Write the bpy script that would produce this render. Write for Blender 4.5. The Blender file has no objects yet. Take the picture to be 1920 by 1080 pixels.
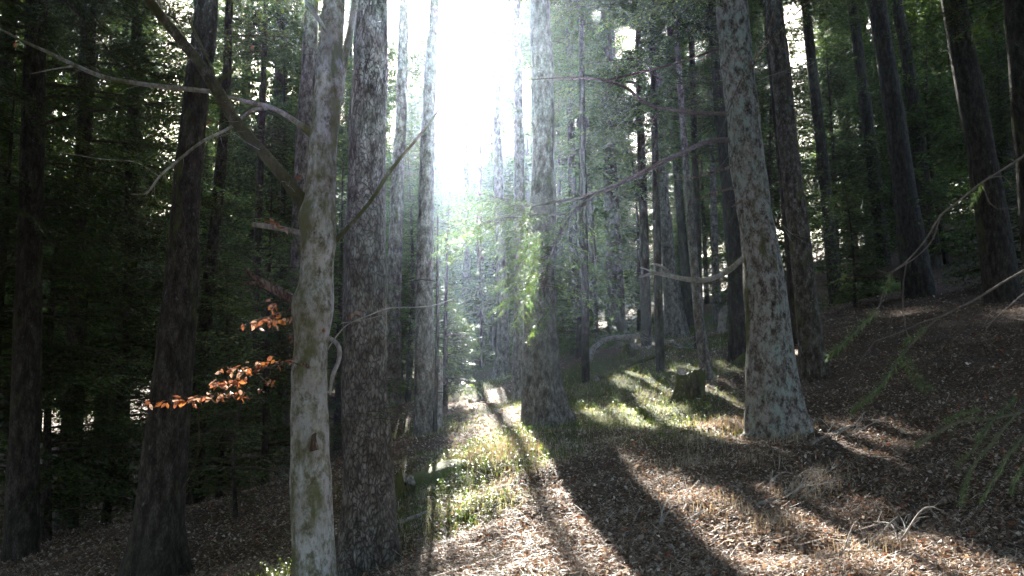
import bpy, math, random
import numpy as np
from mathutils import Vector

random.seed(11)
rng = np.random.default_rng(11)
SC = bpy.context.scene
COL = SC.collection
R = math.radians

# ------------------------------------------------------------------ camera
F = 1663.0                      # focal length in pixels of the 1920 wide photograph
PITCH = R(8.0)
EYE = np.array([0.0, 0.0, 1.6])
cam_d = bpy.data.cameras.new('camera')
cam = bpy.data.objects.new('camera', cam_d)
COL.objects.link(cam)
cam.location = EYE
cam.rotation_euler = (R(90) + PITCH, 0, 0)
cam_d.sensor_width = 36
cam_d.lens = 36 * F / 1920
cam_d.clip_start = 0.05
cam_d.clip_end = 2000
cam_d.dof.use_dof = True
cam_d.dof.focus_distance = 7.0
cam_d.dof.aperture_fstop = 5.0
SC.camera = cam

# ------------------------------------------------------------------ light
SUN_PX, SUN_PY = 834, 85
def ray(px, py):
    cp, sp = math.cos(PITCH), math.sin(PITCH)
    a, b = px - 960.0, 540.0 - py
    v = np.array([a, F * cp - b * sp, F * sp + b * cp])
    return v / np.linalg.norm(v)
SUN = ray(SUN_PX, SUN_PY)
sun_el = math.asin(SUN[2])
sun_az = math.atan2(SUN[0], SUN[1])          # clockwise from +Y
w = bpy.data.worlds.new('World'); SC.world = w; w.use_nodes = True
nt = w.node_tree; nt.nodes.clear()
sky = nt.nodes.new('ShaderNodeTexSky'); sky.sky_type = 'NISHITA'; sky.sun_disc = False
sky.sun_elevation = sun_el; sky.sun_rotation = sun_az
sky.air_density = 1.0; sky.dust_density = 3.5; sky.ozone_density = 1.0
bg = nt.nodes.new('ShaderNodeBackground'); bg.inputs[1].default_value = 0.05
wo = nt.nodes.new('ShaderNodeOutputWorld')
nt.links.new(sky.outputs[0], bg.inputs[0]); nt.links.new(bg.outputs[0], wo.inputs[0])
sl = bpy.data.lights.new('sun', 'SUN'); sl.energy = 5.0; sl.angle = R(0.5); sl.color = (1.0, 0.95, 0.86)
so = bpy.data.objects.new('sun', sl); COL.objects.link(so)
so.rotation_euler = Vector(SUN).to_track_quat('Z', 'Y').to_euler()
so.location = (0, 0, 60)
vs = SC.view_settings
SC.display_settings.display_device = 'sRGB'
vs.view_transform = 'Standard'; vs.look = 'None'; vs.exposure = 3.85; vs.gamma = 1.0
vs.use_curve_mapping = False
cy = SC.cycles
cy.max_bounces = 6; cy.diffuse_bounces = 3; cy.glossy_bounces = 2; cy.transmission_bounces = 3
cy.volume_bounces = 0; cy.transparent_max_bounces = 8
cy.caustics_reflective = False; cy.caustics_refractive = False
cy.sample_clamp_indirect = 6.0
cy.use_denoising = True

# ------------------------------------------------------------------ helpers
def at(px, py, Y):
    """the point of the place seen at that pixel, Y metres ahead"""
    v = ray(px, py)
    return EYE + v * (Y / v[1])
def proj(P):
    """points -> pixel x, y, depth"""
    d = P - EYE
    cp, sp = math.cos(PITCH), math.sin(PITCH)
    dep = d[..., 1] * cp + d[..., 2] * sp
    up = -d[..., 1] * sp + d[..., 2] * cp
    q = np.where(dep > 0.05, dep, 0.05)
    return 960 + F * d[..., 0] / q, 540 - F * up / q, dep

def sines(n, lo, hi, seed):
    r = np.random.default_rng(seed)
    k = r.normal(size=(n, 3)); k /= np.linalg.norm(k, axis=1)[:, None]
    fr = np.exp(r.uniform(math.log(lo), math.log(hi), n))
    return k * fr[:, None], r.uniform(0, 6.28, n), 1.0 / fr ** 0.9
def wave(P, S):
    k, ph, am = S
    out = np.zeros(P.shape[:-1])
    for i in range(len(ph)):
        out += am[i] * np.sin(P @ k[i] + ph[i])
    return out / np.sqrt((am ** 2).sum() / 2)

def mesh_of(name, verts, faces_k, col=None, smooth=False, mats=None, midx=None):
    """verts (n,3); faces_k list of (m,k) index arrays"""
    me = bpy.data.meshes.new(name)
    faces_k = [f for f in faces_k if len(f)]
    nl = sum(f.size for f in faces_k); nf = sum(len(f) for f in faces_k)
    me.vertices.add(len(verts)); me.vertices.foreach_set('co', np.ascontiguousarray(verts, dtype=np.float32).ravel())
    me.loops.add(nl); me.polygons.add(nf)
    me.loops.foreach_set('vertex_index', np.concatenate([f.ravel() for f in faces_k]).astype(np.int32))
    tot = np.concatenate([np.full(len(f), f.shape[1]) for f in faces_k])
    st = np.concatenate([[0], np.cumsum(tot)[:-1]])
    me.polygons.foreach_set('loop_start', st.astype(np.int32))
    if mats:
        for m in mats: me.materials.append(m)
    if midx is not None: me.polygons.foreach_set('material_index', midx.astype(np.int32))
    me.polygons.foreach_set('use_smooth', np.full(nf, smooth, dtype=bool))
    if col is not None:
        a = me.attributes.new('tint', 'FLOAT_COLOR', 'FACE')
        c = np.ones((nf, 4), dtype=np.float32); c[:, :3] = col
        a.data.foreach_set('color', c.ravel())
    me.update(calc_edges=True)
    return me

def link(name, me, parent=None, loc=None):
    o = bpy.data.objects.new(name, me); COL.objects.link(o)
    if parent is not None: o.parent = parent
    if loc is not None: o.location = tuple(loc)
    return o
def tag(o, label=None, cat=None, group=None, kind=None):
    if label: o['label'] = label
    if cat: o['category'] = cat
    if group: o['group'] = group
    if kind: o['kind'] = kind
    return o
def empty(name, loc, label, cat, group=None):
    o = link(name, None, None, loc); o.empty_display_size = 0.3
    return tag(o, label, cat, group)

class Geo:
    """collects polygons of one object"""
    def __init__(s): s.v = []; s.f = {}; s.c = {}; s.n = 0; s.m = {}
    def add(s, verts, faces, col=(1, 1, 1), mi=0):
        if len(faces) == 0: return
        k = faces.shape[1]
        s.v.append(verts); s.f.setdefault(k, []).append(faces + s.n)
        c = np.asarray(col, dtype=np.float32)
        if c.ndim == 1: c = np.repeat(c[None], len(faces), 0)
        s.c.setdefault(k, []).append(c)
        s.m.setdefault(k, []).append(np.full(len(faces), mi))
        s.n += len(verts)
    def polys(s, P, col, mi=0):
        """P (n,k,3) loose polygons"""
        n, k = P.shape[:2]
        if n: s.add(P.reshape(-1, 3), np.arange(n * k).reshape(n, k), col, mi)
    def build(s, name, mats, parent=None, origin=None, smooth=False, tint=True):
        if not s.v: return None
        V = np.concatenate(s.v)
        if origin is not None: V = V - np.asarray(origin)
        ks = sorted(s.f)
        F_ = [np.concatenate(s.f[k]) for k in ks]
        C_ = np.concatenate([np.concatenate(s.c[k]) for k in ks])
        M_ = np.concatenate([np.concatenate(s.m[k]) for k in ks])
        if not isinstance(mats, (list, tuple)): mats = [mats]
        me = mesh_of(name, V, F_, C_ if tint else None, smooth, mats, M_)
        return link(name, me, parent, origin if (origin is not None and parent is None) else None)

def resample(P, step):
    P = np.asarray(P, float)
    # catmull-rom through the points
    if len(P) == 2:
        n = max(2, int(np.linalg.norm(P[1, :3] - P[0, :3]) / step) + 1)
        t = np.linspace(0, 1, n)[:, None]
        return P[0] * (1 - t) + P[1] * t
    Q = np.vstack([2 * P[0] - P[1], P, 2 * P[-1] - P[-2]])
    out = []
    for i in range(1, len(Q) - 2):
        p0, p1, p2, p3 = Q[i - 1:i + 3]
        n = max(1, int(np.linalg.norm(p2[:3] - p1[:3]) / step))
        t = (np.arange(n) / n)[:, None]
        out.append(0.5 * (2 * p1 + (p2 - p0) * t + (2 * p0 - 5 * p1 + 4 * p2 - p3) * t ** 2 + (3 * p1 - p0 - 3 * p2 + p3) * t ** 3))
    out.append(P[-1][None])
    return np.vstack(out)

def tube(P, rad, N, bump=0.0, S=None, lobes=0.0, close=True, foot=0.0):
    """P (m,3), rad (m,) -> verts, quads"""
    P = np.asarray(P, float); m = len(P)
    T = np.gradient(P, axis=0); T /= np.linalg.norm(T, axis=1)[:, None] + 1e-9
    ref = np.array([1.0, 0, 0]) if abs(T[0, 0]) < 0.8 else np.array([0, 1.0, 0])
    A = np.zeros_like(P); a = ref
    for i in range(m):
        a = a - T[i] * (a @ T[i]); a /= np.linalg.norm(a) + 1e-9
        A[i] = a
    B = np.cross(T, A)
    th = np.arange(N) * 2 * np.pi / N
    dirs = A[:, None] * np.cos(th)[None, :, None] + B[:, None] * np.sin(th)[None, :, None]
    rr = np.repeat(np.asarray(rad, float)[:, None], N, 1)
    if bump:
        rr = rr * (1 + bump * wave(P[:, None] + dirs * rr[..., None], S))
    if lobes:
        h = P[:, 2] - P[0, 2]
        e = np.exp(-h / max(foot, 1e-3))[:, None]
        ph = rng.uniform(0, 6.28, 3)
        lob = 0.5 * np.cos(3 * th + ph[0]) + 0.4 * np.cos(5 * th + ph[1]) + 0.25 * np.cos(2 * th + ph[2])
        rr = rr * (1 + lobes * e * (0.35 + lob[None]))
    V = (P[:, None] + dirs * rr[..., None]).reshape(-1, 3)
    i = np.arange(m - 1)[:, None] * N; j = np.arange(N)[None]
    q = np.stack([i + j, i + (j + 1) % N, i + N + (j + 1) % N, i + N + j], -1).reshape(-1, 4)
    return V, q

def stick(G, pts, rad, N=6, step=None, col=(1, 1, 1), mi=0, bump=0.0, S=None, tip=True):
    """a tapering stick through 3D points; rad list per point"""
    rad = np.asarray(rad, float); pts = np.asarray(pts, float)
    if len(rad) == 2 and len(pts) > 2: rad = np.linspace(rad[0], rad[1], len(pts))
    D = resample(np.hstack([pts, rad[:, None]]), step or max(0.02, float(rad.max()) * 1.5))
    if len(D) < 2: return D
    V, q = tube(D[:, :3], np.maximum(D[:, 3], 1e-4), N, bump, S)
    G.add(V, q, col, mi)
    for k, flip in ((0, True), (len(D) - 1, False)):
        idx = np.arange(N) + k * N
        c = D[k, :3][None]
        vv = np.vstack([V[idx], c]); fa = np.array([[a, (a + 1) % N, N] for a in range(N)])
        if flip: fa = fa[:, ::-1]
        G.add(vv, fa, col, mi)
    return D

# ------------------------------------------------------------------ materials
def new_mat(name):
    m = bpy.data.materials.new(name); m.use_nodes = True
    t = m.node_tree; t.nodes.clear()
    return m, t, t.nodes, t.links
def N_(t, typ, **kw):
    n = t.nodes.new(typ)
    for k, v in kw.items():
        if k.startswith('i_'):
            key = k[2:]; key = int(key) if key.isdigit() else key.replace('_', ' ')
            n.inputs[key].default_value = v
        else: setattr(n, k, v)
    return n
def ramp(t, stops):
    r = t.nodes.new('ShaderNodeValToRGB'); e = r.color_ramp.elements
    while len(e) < len(stops): e.new(0.5)
    for x, (p, c) in zip(e, stops):
        x.position = p; x.color = (*c, 1) if len(c) == 3 else c
    return r
def mixc(t, a, b, fac):
    m = t.nodes.new('ShaderNodeMix'); m.data_type = 'RGBA'
    for s, v in ((m.inputs[0], fac), (m.inputs[6], a), (m.inputs[7], b)):
        if hasattr(v, 'is_output') or hasattr(v, 'links'): t.links.new(v, s)
        else: s.default_value = v if isinstance(v, (int, float)) else (*v, 1)
    return m.outputs[2]

def bark(name, dark, mid, light, zs=0.3, scale=22.0, lichen=0.3, moss=0.2, bump=0.6, lich_col=(0.36, 0.42, 0.40), furrow=0.8, moss_col=(0.085, 0.10, 0.022)):
    m, t, nd, lk = new_mat(name)
    tc = N_(t, 'ShaderNodeTexCoord')
    mp = N_(t, 'ShaderNodeMapping'); mp.inputs['Scale'].default_value = (1, 1, zs)
    lk.new(tc.outputs['Object'], mp.inputs[0])
    wn = N_(t, 'ShaderNodeTexNoise', i_Scale=9.0, i_Detail=3.0)
    lk.new(mp.outputs[0], wn.inputs[0])
    wv = N_(t, 'ShaderNodeVectorMath', operation='MULTIPLY_ADD')
    wv.inputs[1].default_value = (0.12, 0.12, 0.12)
    lk.new(wn.outputs[1], wv.inputs[0]); lk.new(mp.outputs[0], wv.inputs[2])
    vo = N_(t, 'ShaderNodeTexVoronoi', feature='DISTANCE_TO_EDGE', i_Scale=scale)
    lk.new(wv.outputs[0], vo.inputs[0])
    crack = ramp(t, [(0.0, (0, 0, 0)), (0.16, (1, 1, 1))]); lk.new(vo.outputs[0], crack.inputs[0])
    n1 = N_(t, 'ShaderNodeTexNoise', i_Scale=14.0, i_Detail=8.0, i_Roughness=0.72)
    lk.new(mp.outputs[0], n1.inputs[0])
    base = ramp(t, [(0.38, dark), (0.5, mid), (0.62, light)]); lk.new(n1.outputs[0], base.inputs[0])
    f = N_(t, 'ShaderNodeMath', operation='MULTIPLY_ADD'); f.inputs[1].default_value = furrow; f.inputs[2].default_value = 1 - furrow
    lk.new(crack.outputs[0], f.inputs[0])
    c = mixc(t, tuple(x * 0.45 for x in dark), base.outputs[0], f.outputs[0])
    # lichen patches
    n2 = N_(t, 'ShaderNodeTexNoise', i_Scale=15.0, i_Detail=12.0, i_Roughness=0.8)
    mp2 = N_(t, 'ShaderNodeMapping'); mp2.inputs['Scale'].default_value = (1, 1, 0.55); mp2.inputs['Location'].default_value = (3.3, 1.7, 9.1)
    lk.new(tc.outputs['Object'], mp2.inputs[0]); lk.new(mp2.outputs[0], n2.inputs[0])
    e = 0.62 - 0.22 * lichen
    lr = ramp(t, [(e, (0, 0, 0)), (e + 0.10, (1, 1, 1))]); lk.new(n2.outputs[0], lr.inputs[0])
    lf = N_(t, 'ShaderNodeMath', operation='MULTIPLY'); lf.inputs[1].default_value = min(1.0, 0.5 + lichen)
    lk.new(lr.outputs[0], lf.inputs[0])
    n2b = N_(t, 'ShaderNodeTexNoise', i_Scale=3.0, i_Detail=2.0); lk.new(tc.outputs['Object'], n2b.inputs[0])
    lcol = ramp(t, [(0.4, lich_col), (0.6, (0.42, 0.395, 0.39))]); lk.new(n2b.outputs[0], lcol.inputs[0])
    c = mixc(t, c, lcol.outputs[0], lf.outputs[0])
    # moss
    n3 = N_(t, 'ShaderNodeTexNoise', i_Scale=2.6, i_Detail=8.0, i_Roughness=0.68)
    mp3 = N_(t, 'ShaderNodeMapping'); mp3.inputs['Location'].default_value = (7.7, 4.1, 1.3); mp3.inputs['Scale'].default_value = (1.4, 1.4, 0.5)
    lk.new(tc.outputs['Object'], mp3.inputs[0]); lk.new(mp3.outputs[0], n3.inputs[0])
    e = 0.66 - 0.25 * moss
    mr = ramp(t, [(e, (0, 0, 0)), (e + 0.09, (1, 1, 1))]); lk.new(n3.outputs[0], mr.inputs[0])
    mf = N_(t, 'ShaderNodeMath', operation='MULTIPLY'); mf.inputs[1].default_value = 0.85
    lk.new(mr.outputs[0], mf.inputs[0])
    c = mixc(t, c, moss_col, mf.outputs[0])
    bs = N_(t, 'ShaderNodeBsdfPrincipled', i_Roughness=0.9)
    bs.inputs['Specular IOR Level'].default_value = 0.25
    lk.new(c, bs.inputs['Base Color'])
    hs = N_(t, 'ShaderNodeMath', operation='ADD')
    h1 = N_(t, 'ShaderNodeMath', operation='MULTIPLY'); h1.inputs[1].default_value = 0.7 * furrow
    lk.new(crack.outputs[0], h1.inputs[0]); lk.new(h1.outputs[0], hs.inputs[0]); lk.new(n1.outputs[0], hs.inputs[1])
    bp = N_(t, 'ShaderNodeBump', i_Strength=bump, i_Distance=0.03)
    lk.new(hs.outputs[0], bp.inputs['Height']); lk.new(bp.outputs[0], bs.inputs['Normal'])
    o = N_(t, 'ShaderNodeOutputMaterial'); lk.new(bs.outputs[0], o.inputs[0])
    return m

def leaf_mat(name, rough=0.6, trans=0.35, tcol=(1.0, 1.0, 0.45), spec=0.4):
    m, t, nd, lk = new_mat(name)
    a = N_(t, 'ShaderNodeAttribute', attribute_name='tint')
    bs = N_(t, 'ShaderNodeBsdfPrincipled', i_Roughness=rough); bs.inputs['Specular IOR Level'].default_value = spec
    tr = N_(t, 'ShaderNodeBsdfTranslucent')
    mu = mixc(t, a.outputs[0], a.outputs[0], 0.0)
    m2 = t.nodes.new('ShaderNodeMix'); m2.data_type = 'RGBA'; m2.blend_type = 'MULTIPLY'; m2.inputs[0].default_value = 1
    m2.inputs[7].default_value = (*[x * 1.6 for x in tcol], 1)
    lk.new(mu, m2.inputs[6]); lk.new(m2.outputs[2], tr.inputs[0]); lk.new(a.outputs[0], bs.inputs['Base Color'])
    mx = N_(t, 'ShaderNodeMixShader'); mx.inputs[0].default_value = trans
    lk.new(bs.outputs[0], mx.inputs[1]); lk.new(tr.outputs[0], mx.inputs[2])
    o = N_(t, 'ShaderNodeOutputMaterial'); lk.new(mx.outputs[0], o.inputs[0])
    return m
def plain_mat(name, rough=0.85):
    m, t, nd, lk = new_mat(name)
    a = N_(t, 'ShaderNodeAttribute', attribute_name='tint')
    tc = N_(t, 'ShaderNodeTexCoord'); n = N_(t, 'ShaderNodeTexNoise', i_Scale=40.0, i_Detail=4.0)
    lk.new(tc.outputs['Object'], n.inputs[0])
    r = ramp(t, [(0.3, (0.6, 0.6, 0.6)), (0.7, (1.25, 1.22, 1.18))]); lk.new(n.outputs[0], r.inputs[0])
    m2 = t.nodes.new('ShaderNodeMix'); m2.data_type = 'RGBA'; m2.blend_type = 'MULTIPLY'; m2.inputs[0].default_value = 1
    lk.new(a.outputs[0], m2.inputs[6]); lk.new(r.outputs[0], m2.inputs[7])
    bs = N_(t, 'ShaderNodeBsdfPrincipled', i_Roughness=rough); bs.inputs['Specular IOR Level'].default_value = 0.2
    lk.new(m2.outputs[2], bs.inputs['Base Color'])
    o = N_(t, 'ShaderNodeOutputMaterial'); lk.new(bs.outputs[0], o.inputs[0])
    return m

M_SPRUCE = bark('scaly_spruce_bark', (0.095, 0.08, 0.07), (0.20, 0.175, 0.155), (0.36, 0.33, 0.305), zs=0.42, scale=34, lichen=0.15, moss=0.12, bump=1.0)
M_GREY = bark('grey_fir_bark', (0.07, 0.06, 0.053), (0.20, 0.178, 0.163), (0.38, 0.355, 0.33), zs=0.5, scale=34, lichen=0.10, moss=0.2, bump=0.8, furrow=0.5)
M_LICHEN = bark('lichen_covered_bark', (0.04, 0.031, 0.025), (0.19, 0.163, 0.148), (0.42, 0.40, 0.385), zs=0.6, scale=26, lichen=0.7, moss=0.42, bump=0.8, furrow=0.5, lich_col=(0.36, 0.42, 0.405))
M_DARK = bark('dark_conifer_bark', (0.025, 0.02, 0.016), (0.06, 0.05, 0.042), (0.115, 0.10, 0.088), zs=0.35, scale=44, lichen=0.12, moss=0.3, bump=0.8, furrow=0.55)
M_BEECH = bark('smooth_beech_bark', (0.11, 0.10, 0.065), (0.25, 0.24, 0.18), (0.48, 0.47, 0.42), zs=0.8, scale=9, lichen=0.7, moss=0.6, bump=0.35, furrow=0.1, lich_col=(0.56, 0.56, 0.57), moss_col=(0.12, 0.125, 0.045))
M_LIMB = bark('mossy_limb_bark', (0.04, 0.035, 0.022), (0.085, 0.075, 0.05), (0.17, 0.16, 0.12), zs=0.8, scale=12, lichen=0.25, moss=0.8, bump=0.5, furrow=0.2, moss_col=(0.07, 0.075, 0.02))
M_SPECK = bark('speckled_brown_bark', (0.035, 0.027, 0.02), (0.095, 0.08, 0.065), (0.20, 0.18, 0.155), zs=0.5, scale=34, lichen=0.3, moss=0.35, bump=0.8, furrow=0.5, lich_col=(0.28, 0.31, 0.27))
M_DEAD = bark('dead_brown_wood', (0.08, 0.05, 0.035), (0.20, 0.135, 0.10), (0.34, 0.26, 0.21), zs=0.2, scale=30, lichen=0.05, moss=0.05, bump=0.8)
M_LOG = bark('weathered_log_wood', (0.18, 0.155, 0.14), (0.36, 0.33, 0.30), (0.52, 0.49, 0.46), zs=0.6, scale=12, lichen=0.3, moss=0.25, bump=0.5, furrow=0.3)
M_MOSSY = bark('mossy_old_wood', (0.04, 0.034, 0.02), (0.08, 0.065, 0.04), (0.14, 0.12, 0.08), zs=0.6, scale=14, lichen=0.15, moss=1.0, bump=0.7)
M_NEEDLE = leaf_mat('fir_needles', 0.5, 0.35, (1.0, 1.0, 0.5))
M_TWIG = plain_mat('twig_wood')
M_BEECHLEAF = leaf_mat('dry_beech_leaves', 0.6, 0.28, (1.0, 0.85, 0.7))
M_HERB = leaf_mat('green_ground_leaves', 0.5, 0.35, (1.0, 1.0, 0.45))
M_LITTER = leaf_mat('fallen_leaves', 0.7, 0.15, (1.0, 0.8, 0.55), 0.3)

# ------------------------------------------------------------------ ground
CTRL = [(588,1150,6.2),(692,1040,7.6),(797,815,13),(1022,800,12),(1462,825,10),(1530,705,13),(1388,670,16),
        (1325,718,14.5),(1268,628,26),(1157,628,27),(940,712,25),(972,755,19),(735,752,18),(872,690,34),
        (290,1085,8.5),(360,950,16),(545,905,15),(1722,560,22),(1880,565,17),(1900,820,8.5),(1900,1075,5.2),
        (1200,1075,5.5),(900,1075,6),(1650,960,7),(0,1080,9.5),(0,930,20),(430,900,20),(1300,900,8.5),
        (1300,790,11.6),(1150,900,8.4),(860,880,9.6),(1560,550,25),(1120,670,20),(1200,700,16),(1100,640,30),(640,780,22)]
W3 = [tuple(at(*c)) for c in CTRL]
W3 += [(0,0,0.05),(-5,0,-0.35),(5,0,0.75),(0,-15,-1.5),(20,0,3.2),(-20,0,-1.5),(0,60,5.5),(40,60,15),(-40,60,-1.5),
       (0,110,13),(60,110,27),(-70,110,1),(60,0,10),(-60,0,-5),(0,-50,-5),(-20,30,0.4),(-12,14,-0.1),(15,30,8),(0,45,4.2),(-6,40,2.5)]
W3 = np.array(W3)
def tps_k(d2): return 0.5 * d2 * np.log(d2 + 1e-9)
_n = len(W3)
_K = tps_k(((W3[:, None, :2] - W3[None, :, :2]) ** 2).sum(-1)) + np.eye(_n) * 0.6
_P = np.hstack([np.ones((_n, 1)), W3[:, :2]])
_A = np.block([[_K, _P], [_P.T, np.zeros((3, 3))]])
_W = np.linalg.solve(_A, np.concatenate([W3[:, 2], np.zeros(3)]))
S_G1, S_G2, S_G3 = sines(26, 0.5, 2.2, 3), sines(36, 2.5, 9, 4), sines(30, 9, 30, 8)
def ground(X, Y, detail=True):
    X = np.asarray(X, float); Y = np.asarray(Y, float); sh = X.shape
    Q = np.stack([X.ravel(), Y.ravel()], -1)
    out = np.empty(len(Q))
    for s in range(0, len(Q), 20000):
        q = Q[s:s + 20000]
        d2 = ((q[:, None] - W3[None, :, :2]) ** 2).sum(-1)
        out[s:s + 20000] = tps_k(d2) @ _W[:_n] + _W[_n] + q @ _W[_n + 1:]
    rad = np.hypot(Q[:, 0], Q[:, 1] - 20)
    fade = np.clip((rad - 90) / 60, 0, 1)
    out = out * (1 - fade) + np.clip(out, -8, 30) * fade
    P3 = np.stack([Q[:, 0], Q[:, 1], np.zeros(len(Q))], -1)
    out += 0.05 * wave(P3, S_G1)
    if detail: out += 0.026 * wave(P3, S_G2) + 0.004 * wave(P3, S_G3)
    return out.reshape(sh)
def gz(x, y): return float(ground(np.array([x]), np.array([y]))[0])

def axis_pts(lo, hi, c, near, g):
    pos = [c]; st = near
    while pos[-1] < hi: pos.append(pos[-1] + st); st *= g
    neg = [c]; st = near
    while neg[-1] > lo: neg.append(neg[-1] - st); st *= g
    return np.array(neg[::-1][:-1] + pos)
gx = axis_pts(-400, 400, 1.5, 0.045, 1.017); gy = axis_pts(-200, 600, 8.0, 0.045, 1.017)
GX, GY = np.meshgrid(gx, gy)
GZ = ground(GX, GY)
ny, nx = GX.shape
idx = np.arange(nx * ny).reshape(ny, nx)
fq = np.stack([idx[:-1, :-1], idx[:-1, 1:], idx[1:, 1:], idx[1:, :-1]], -1).reshape(-1, 4)
GV = np.stack([GX, GY, GZ], -1).reshape(-1, 3)

# where the ground is green: spots (pixel, pixel, metres ahead, radius m, amount)
GREEN = [(950,830,11,1.5,.62),(1130,690,16,2.3,1.0),(1200,760,12.5,1.6,1.0),(1280,760,13,1.0,.8),(1060,760,14,.9,.8),(860,790,13,0.9,0.7),(870,720,22,2.2,0.9),(1100,810,11.5,0.8,0.8),
         (820,900,9.3,0.7,1.0),(1330,650,19,1.6,0.8),(1210,610,28,4,0.9),(1060,700,19,1.8,0.9),(760,960,8.4,0.6,0.7),(520,1040,7.5,0.6,0.8),
         (870,960,8,0.6,0.7),(1400,820,10.2,0.35,0.6),(1280,840,10,0.7,0.5),(760,790,15,1.2,0.8),(1120,600,32,5,0.8),(880,680,30,4,0.9),(430,1000,11,0.8,0.4),
         (1010,880,9.3,0.6,0.5),(1560,560,24,2.5,0.5)]
GW = [(at(a, b, c)[:2], r, k) for a, b, c, r, k in GREEN]
S_M = sines(30, 0.8, 9, 21)
def green_at(X, Y):
    g = np.zeros(X.shape)
    for (p, r, k) in GW:
        d = np.hypot(X - p[0], Y - p[1]) / r
        g = np.maximum(g, k * np.clip(1.35 - d, 0, 1))
    P3 = np.stack([X, Y, X * 0], -1)
    return np.clip(g * 1.25 + 0.22 * wave(P3, S_M) - 0.12, 0, 1)

gm, t, nd, lk = new_mat('forest_floor')
tc = N_(t, 'ShaderNodeTexCoord')
ga = N_(t, 'ShaderNodeAttribute', attribute_name='moss')
n1 = N_(t, 'ShaderNodeTexNoise', i_Scale=22.0, i_Detail=10.0, i_Roughness=0.75); lk.new(tc.outputs['Object'], n1.inputs[0])
n2 = N_(t, 'ShaderNodeTexVoronoi', i_Scale=38.0); lk.new(tc.outputs['Object'], n2.inputs[0])
b1 = ramp(t, [(0.28, (0.030, 0.020, 0.014)), (0.48, (0.10, 0.068, 0.050)), (0.60, (0.17, 0.12, 0.095)), (0.72, (0.26, 0.20, 0.165))])
lk.new(n1.outputs[0], b1.inputs[0])
hs = N_(t, 'ShaderNodeHueSaturation', i_Saturation=0.5); lk.new(n2.outputs['Color'], hs.inputs['Color'])
b2 = t.nodes.new('ShaderNodeMix'); b2.data_type = 'RGBA'; b2.blend_type = 'OVERLAY'; b2.inputs[0].default_value = 0.4
lk.new(b1.outputs[0], b2.inputs[6]); lk.new(hs.outputs[0], b2.inputs[7])
n3 = N_(t, 'ShaderNodeTexNoise', i_Scale=60.0, i_Detail=4.0); lk.new(tc.outputs['Object'], n3.inputs[0])
gr = ramp(t, [(0.3, (0.035, 0.05, 0.012)), (0.7, (0.11, 0.135, 0.035))]); lk.new(n3.outputs[0], gr.inputs[0])
c = mixc(t, b2.outputs[2], gr.outputs[0], ga.outputs['Fac'])
bs = N_(t, 'ShaderNodeBsdfPrincipled', i_Roughness=0.95); bs.inputs['Specular IOR Level'].default_value = 0.15
lk.new(c, bs.inputs['Base Color'])
ad = N_(t, 'ShaderNodeMath', operation='ADD'); lk.new(n1.outputs[0], ad.inputs[0]); lk.new(n2.outputs[0], ad.inputs[1])
bp = N_(t, 'ShaderNodeBump', i_Strength=0.9, i_Distance=0.04); lk.new(ad.outputs[0], bp.inputs['Height']); lk.new(bp.outputs[0], bs.inputs['Normal'])
o = N_(t, 'ShaderNodeOutputMaterial'); lk.new(bs.outputs[0], o.inputs[0])
gme = mesh_of('ground', GV, [fq], smooth=True, mats=[gm])
a = gme.attributes.new('moss', 'FLOAT', 'POINT'); a.data.foreach_set('value', green_at(GX, GY).ravel().astype(np.float32))
tag(link('ground', gme), kind='structure')

# ------------------------------------------------------------------ openings in the foliage
# sun reaches the floor through these gaps: (pixel, pixel, metres ahead, radius)
LIT = [(1150,640,17.8,.5),(930,820,11.3,0.65),(960,870,9.9,0.75),(1060,905,8.8,0.6),(1110,960,7.5,0.45),(1250,960,7.2,0.55),(1340,1010,6.4,0.5),(1180,1030,6.2,0.35),
       (1350,830,10.3,0.45),(1480,850,9.2,0.4),(1600,845,9.0,0.4),(1700,850,8.8,0.25),(1560,985,6.6,0.28),(1640,960,7.0,0.2),
       (1650,1050,5.5,0.4),(1780,1055,5.4,0.35),(1300,700,15.2,0.5),(1230,650,22,0.9),(1180,790,12.2,0.45),(1120,770,13,0.3),
       (380,960,17,0.45),(450,925,19,0.5),(500,1050,7.4,0.25),(800,880,10.5,0.25),(900,740,19,0.6),(1390,690,15.4,0.3),(1450,1060,5.6,0.4),(1000,960,7.6,0.3),
       (1520,670,15.5,0.35),(780,940,8.9,0.3),(870,980,7.9,0.25),(740,800,16,0.3)]
# sunlit boughs and trunk rims standing in the beams
AIR = [(1030,480,11,0.45),(1040,560,11.4,0.35),(960,420,11,0.35),(1100,420,10.6,0.35),
       (440,710,6.4,0.22),(480,600,6.5,0.18),(360,745,6.6,0.2),(830,480,12.5,0.3),
       (1800,800,6.0,0.22),(1880,870,5.5,0.22),(1640,600,2.9,0.12),(1650,720,2.9,0.10),(100,560,14,0.4),(900,480,22,1.2),(870,560,26,1.4),
       (1120,500,20,0.9),(1630,420,22,0.3),(1860,560,16,0.3)]
CORR = [(at(a, b, c), r) for a, b, c, r in LIT + AIR]
CORR_P = np.array([c[0] for c in CORR]); CORR_R = np.array([c[1] for c in CORR])
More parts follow.
